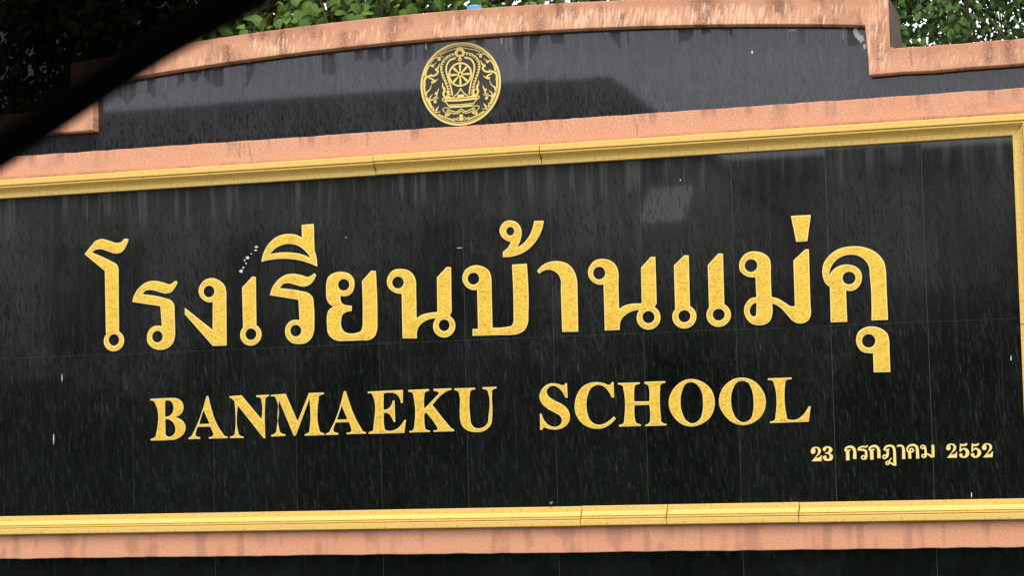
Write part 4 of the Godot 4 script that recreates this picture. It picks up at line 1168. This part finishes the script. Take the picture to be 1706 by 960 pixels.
# ------------------------------------------------------------------ the car the picture is taken from
func car() -> void:
	var c := thing("parked_car", "dark car door frame with smoked rain visor across the top left corner", "car", Vector3(1.9, 0, 6.33))
	var to := -c.position
	var lip := []
	var top := []
	var a := line_points(PackedVector2Array([Vector2(1.70, 1.345), Vector2(1.79, 1.402), Vector2(1.8425, 1.4308), Vector2(1.8683, 1.4449), Vector2(1.8872, 1.4548), Vector2(1.9138, 1.4662), Vector2(1.955, 1.486), Vector2(2.05, 1.520), Vector2(2.20, 1.555), Vector2(2.45, 1.582), Vector2(2.80, 1.59)]), 5)
	# an open sheet of dark acrylic, its free edge thickened, its other edge taped to the frame
	for i in a.size():
		var d := (a[mini(i + 1, a.size() - 1)] - a[maxi(i - 1, 0)]).normalized()
		var up := Vector2(-d.y, d.x)
		lip.append([a[i], a[i] + up * 0.0074])
		top.append([a[i] + up * 0.0074, a[i] + up * 0.040, a[i] + up * 0.0325, a[i] + up * 0.085])
	var vs := begin()
	var ls := begin()
	var fs := begin()
	var bs := begin()
	for i in a.size() - 1:
		var z0 := 6.318
		var z1 := 6.345
		var p := func(v: Vector2, z: float) -> Vector3: return Vector3(v.x, v.y, z) + to
		quad(vs, p.call(top[i][0], z0), p.call(top[i + 1][0], z0), p.call(top[i + 1][1], z1), p.call(top[i][1], z1), Vector3(0, 0.2, 0.98))
		# rounded free edge
		var prof := [[0.0, 6.3165], [0.0004, 6.3142], [0.0022, 6.3135], [0.0066, 6.3150], [0.0078, 6.3178], [0.0066, 6.3202], [0.0022, 6.3196], [0.0004, 6.3188], [0.0, 6.3165]]
		for k in prof.size() - 1:
			var u0 := (a[i + 1] - a[i]).normalized()
			var up0 := Vector2(-u0.y, u0.x)
			var e0: float = prof[k][0]
			var e1: float = prof[k + 1][0]
			var dn := Vector2(prof[k + 1][1] - prof[k][1], -(e1 - e0)).normalized()
			var nn := Vector3(up0.x * dn.x, up0.y * dn.x, dn.y)
			var m0: Vector2 = (lip[i][1] - lip[i][0]) / 0.0074
			var m1: Vector2 = (lip[i + 1][1] - lip[i + 1][0]) / 0.0074
			quad(ls, p.call(a[i] + m0 * e0, prof[k][1]), p.call(a[i + 1] + m1 * e0, prof[k][1]), p.call(a[i + 1] + m1 * e1, prof[k + 1][1]), p.call(a[i] + m0 * e1, prof[k + 1][1]), nn)
		var k0: Vector2 = (lip[i][1] - lip[i][0]) / 0.0074
		var k1: Vector2 = (lip[i + 1][1] - lip[i + 1][0]) / 0.0074
		quad(bs, p.call(a[i] + k0 * 0.0064, 6.3130), p.call(a[i + 1] + k1 * 0.0064, 6.3130), p.call(a[i + 1] + k1 * 0.0086, 6.3165), p.call(a[i] + k0 * 0.0086, 6.3165), Vector3(0, 0.9, 0.43))
		quad(bs, p.call(a[i] + k0 * 0.0062, 6.3205), p.call(a[i + 1] + k1 * 0.0062, 6.3205), p.call(a[i + 1] + k1 * 0.0094, 6.3170), p.call(a[i] + k0 * 0.0094, 6.3170), Vector3(0, 0.6, 0.8))
		# door frame rail above the glass
		var f0: Vector2 = top[i][2]
		var f1: Vector2 = top[i + 1][2]
		var g0: Vector2 = top[i][3]
		var g1: Vector2 = top[i + 1][3]
		var nd := (f0 - g0).normalized()
		quad(fs, p.call(f0, 6.347), p.call(f1, 6.347), p.call(f1, 6.385), p.call(f0, 6.385), Vector3(nd.x, nd.y, 0))
		quad(fs, p.call(f0, 6.347), p.call(f1, 6.347), p.call(g1, 6.352), p.call(g0, 6.352), Vector3(0, 0, -1))
		quad(fs, p.call(f0, 6.385), p.call(f1, 6.385), p.call(g1, 6.40), p.call(g0, 6.40), Vector3(0, 0, 1))
		quad(fs, p.call(g0, 6.352), p.call(g1, 6.352), p.call(g1, 6.40), p.call(g0, 6.40), Vector3(-nd.x, -nd.y, 0))
	var v := put("rain_visor", vs.commit(), M.visor, c)
	put("visor_lip", ls.commit(), M.lip, v)
	put("visor_highlight", bs.commit(), M.highlight_strip, v)  # strip drawn in for the highlight along the lip
	put("window_frame", fs.commit(), M.black, c)
	# roof skin over the cabin
	var rs := begin()
	for i in 16:
		for k in 10:
			var q := []
			for e in [[0, 0], [1, 0], [1, 1], [0, 1]]:
				var u: float = (i + e[0]) / 16.0
				var w: float = (k + e[1]) / 10.0
				q.append(Vector3(1.85 + 1.9 * u, 1.545 + 0.12 * sin(PI * (0.12 + 0.8 * u)) + 0.05 * sin(PI * w), 6.36 + 1.3 * w) + to)
			quad(rs, q[0], q[1], q[2], q[3], Vector3.UP)
	put("roof", rs.commit(), M.car, c)
	var ds := begin()
	box(ds, Vector3(1.62, 0.32, 6.26) + to, Vector3(2.85, 1.02, 6.36) + to)
	put("door", ds.commit(), M.car, c)
	var wl := begin()
	box(wl, Vector3(1.62, 1.021, 6.30) + to, Vector3(2.85, 1.04, 6.35) + to)
	put("window_sill", wl.commit(), M.black, c)

# ------------------------------------------------------------------ ground and the far side of the road
func structure(called: String, mesh: Mesh, mat: Material) -> void:
	var o := put(called, mesh, mat, self)
	o.set_meta("kind", "structure")

func surroundings() -> void:
	var st := begin()
	box(st, Vector3(-120, -0.5, -120), Vector3(120, 0.0, 120))
	structure("ground", st.commit(), M.earth)
	st = begin()
	box(st, Vector3(-60, -0.2, 1.4), Vector3(60, 0.12, 3.6))
	structure("pavement", st.commit(), M.concrete)
	st = begin()
	box(st, Vector3(-60, -0.2, 3.6), Vector3(60, 0.135, 3.75))
	structure("kerb", st.commit(), M.concrete)
	st = begin()
	box(st, Vector3(-60, -0.2, 3.75), Vector3(60, 0.006, 12.5))
	structure("road", st.commit(), M.asphalt)
	for k in 12:
		st = begin()
		box(st, Vector3(-33 + k * 6.0, 0.001, 8.1), Vector3(-30 + k * 6.0, 0.010, 8.22))
		structure("road_marking", st.commit(), M.marking)
	# hip-roofed house across the road: only its mirror image shows, in the polished stone
	var h := thing("roadside_house", "dark hip roofed house across the road, mirrored in the upper granite", "house", Vector3(-10.0, 0, 20.0))
	st = begin()
	box(st, Vector3(-7.2, 0, -2.2), Vector3(7.1, 5.05, 5.0))
	put("wall", st.commit(), M.house_wall, h)
	st = begin()
	var e := [Vector3(-8.0, 4.95, -3.0), Vector3(7.2, 4.95, -3.0), Vector3(7.2, 4.95, 6.0), Vector3(-8.0, 4.95, 6.0)]
	var r0 := Vector3(-5.0, 6.24, 0.0)
	var r1 := Vector3(5.75, 6.24, 0.0)
	quad(st, e[0], e[1], r1, r0, Vector3(0, 0.92, -0.39))
	quad(st, e[2], e[3], r0, r1, Vector3(0, 0.98, 0.2))
	tri(st, e[1], e[2], r1, Vector3(0.66, 0.75, 0))
	tri(st, e[3], e[0], r0, Vector3(-0.4, 0.92, 0))
	quad(st, e[0], e[1], e[2], e[3], Vector3(0, -1, 0))
	put("roof", st.commit(), M.roof, h)
	for k in 5:
		st = begin()
		box(st, Vector3(-6.0 + k * 2.5, 2.9, -2.28), Vector3(-4.7 + k * 2.5, 4.2, -2.204))
		var wn := put("window", st.commit(), M.wood, h)
		st = begin()
		box(st, Vector3(-5.92 + k * 2.5, 2.98, -2.29), Vector3(-4.78 + k * 2.5, 4.12, -2.281))
		put("pane", st.commit(), M.glass, wn)
	var wb := thing("reflector_board", "added blank white board on two posts, standing in for a bright sky gap, mirrored right of the panel's middle", "board", Vector3(-2.86, 0, 16.5))  # added board, tilted to the sky to brighten the mirrored patch
	st = begin()
	box(st, Vector3(-0.25, -0.36, -0.01), Vector3(0.25, 0.36, 0.01))
	var bd := put("board", st.commit(), M.reflector_white, wb, Vector3(0, 4.14, 0))
	bd.rotation.x = 0.9
	for sx in [-0.2, 0.2]:
		st = begin()
		limb(st, [Vector3(sx, 0, 0.06), Vector3(sx, 2, 0.06), Vector3(sx, 4.1, 0.06)], 0.025, 0.025)
		put("post", st.commit(), M.wood, wb)
	var gr := "trees across the road"
	var b := thing("flat_roofed_building", "long grey flat roofed building far across the road, mirrored in the name panel", "building", Vector3(6.0, 0, 27.0))
	st = begin()
	box(st, Vector3(-22, 0, -1), Vector3(14, 5.6, 5))
	put("wall", st.commit(), M.house_wall, b)
	st = begin()
	box(st, Vector3(-22.4, 5.602, -1.5), Vector3(14.4, 5.85, 5.4))
	put("roof", st.commit(), M.roof, b)
	for k in 6:
		st = begin()
		box(st, Vector3(-7.6 + k * 3.3, 2.2, -1.06), Vector3(-5.9 + k * 3.3, 3.8, -1.003))
		put("window", st.commit(), M.glass, b)
	for k in 10:
		var x := -17.0 + k * 3.6
		var tall: float = [1.7, 2.0, 1.5, 2.2, 1.8, 1.6, 2.3, 1.9, 2.1, 1.7][k]
		leafy_tree("roadside_tree", "bushy roadside tree %s, mirrored in the name panel" % ["by the house's far left end", "left of the house windows", "before the house's first window", "before the house's middle", "before the house's right windows", "at the house's right corner", "between house and flat roofed building", "before the flat roofed building's left end", "before the flat roofed building's middle", "before the flat roofed building's right end"][k], "tree", gr, {at = Vector3(x, 0, 15.6 + 0.5 * sin(k * 2.1)), centre = Vector3(0, tall, 0), half = Vector3(2.0, tall * 0.72, 0.9), clusters = 46, each = 34, size = 0.24, kind = 1, tint = Color(0.06, 0.115, 0.04), girth = 0.12, spread = 0.5})
	for k in 7:
		var hd := thing("roadside_hedge", "clipped hedge length %s across the road" % ["far left", "left", "by the house", "in the middle", "right of middle", "right", "far right"][k], "hedge", Vector3(-15 + k * 5.0, 0, 14.2), "hedge lengths across the road")
		var mm := MultiMesh.new()
		mm.transform_format = MultiMesh.TRANSFORM_3D
		mm.use_colors = true
		mm.mesh = leaf_meshes[1]
		mm.instance_count = 2200
		for i in 2200:
			var q := Vector3(rng.randf_range(-2.5, 2.5), rng.randf_range(0.05, 1.5), rng.randf_range(-0.4, 0.4))
			mm.set_instance_transform(i, Transform3D(Basis.from_euler(Vector3(rng.randf_range(-1, 1), rng.randf_range(0, TAU), rng.randf_range(-0.6, 0.6))).scaled(Vector3.ONE * 0.17), q))
			var s := rng.randf_range(0.7, 1.3)
			mm.set_instance_color(i, Color(0.055 * s, 0.115 * s, 0.045 * s))
		var mi := MultiMeshInstance3D.new()
		mi.name = "foliage"
		mi.multimesh = mm
		mi.material_override = M.leaves
		mi.set_meta("kind", "stuff")
		hd.add_child(mi, true)

# ------------------------------------------------------------------
func _ready() -> void:
	rng.seed = 20090723
	var cam := Camera3D.new()
	cam.name = "camera"
	add_child(cam)
	cam.position = Vector3(2.1405, 1.3418, 6.8609)
	cam.rotation_order = EULER_ORDER_YXZ
	cam.rotation_degrees = Vector3(4.5868, 16.1102, -1.3346)
	var att := CameraAttributesPhysical.new()
	att.frustum_focal_length = 12.0 / tan(deg_to_rad(7.5))
	att.frustum_focus_distance = 7.0
	att.frustum_near = 0.05
	att.frustum_far = 500.0
	att.exposure_aperture = 22.0
	cam.attributes = att
	cam.fov = 15.0
	cam.near = 0.05
	cam.far = 500.0
	cam.current = true

	var sky := ProceduralSkyMaterial.new()
	sky.sky_top_color = Color(0.80, 0.83, 0.88)
	sky.sky_horizon_color = Color(0.955, 0.935, 0.965)
	sky.sky_curve = 0.2
	sky.ground_bottom_color = Color(0.22, 0.24, 0.2)
	sky.ground_horizon_color = Color(0.4, 0.42, 0.4)
	sky.sun_angle_max = 1.0
	var env := Environment.new()
	env.background_mode = Environment.BG_SKY
	env.sky = Sky.new()
	env.sky.sky_material = sky
	env.tonemap_mode = Environment.TONE_MAPPER_LINEAR
	env.tonemap_exposure = 2.6
	env.sdfgi_enabled = true
	env.ssao_enabled = true
	env.ssil_enabled = true
	var we := WorldEnvironment.new()
	we.name = "environment"
	we.environment = env
	add_child(we)
	var sun := DirectionalLight3D.new()
	sun.name = "sun"
	sun.light_energy = 0.3
	sun.light_color = Color(1.0, 0.97, 0.92)
	sun.light_angular_distance = 25.0
	sun.shadow_enabled = true
	sun.rotation_degrees = Vector3(-58, 25, 0)
	add_child(sun)

	materials()
	M.emblem_ground = paint("emblem ground", lin(0.03, 0.026, 0.014), 0.25)
	surroundings_first()
	sign_wall()
	car()
	small_things()

func surroundings_first() -> void:
	plants()
	surroundings()
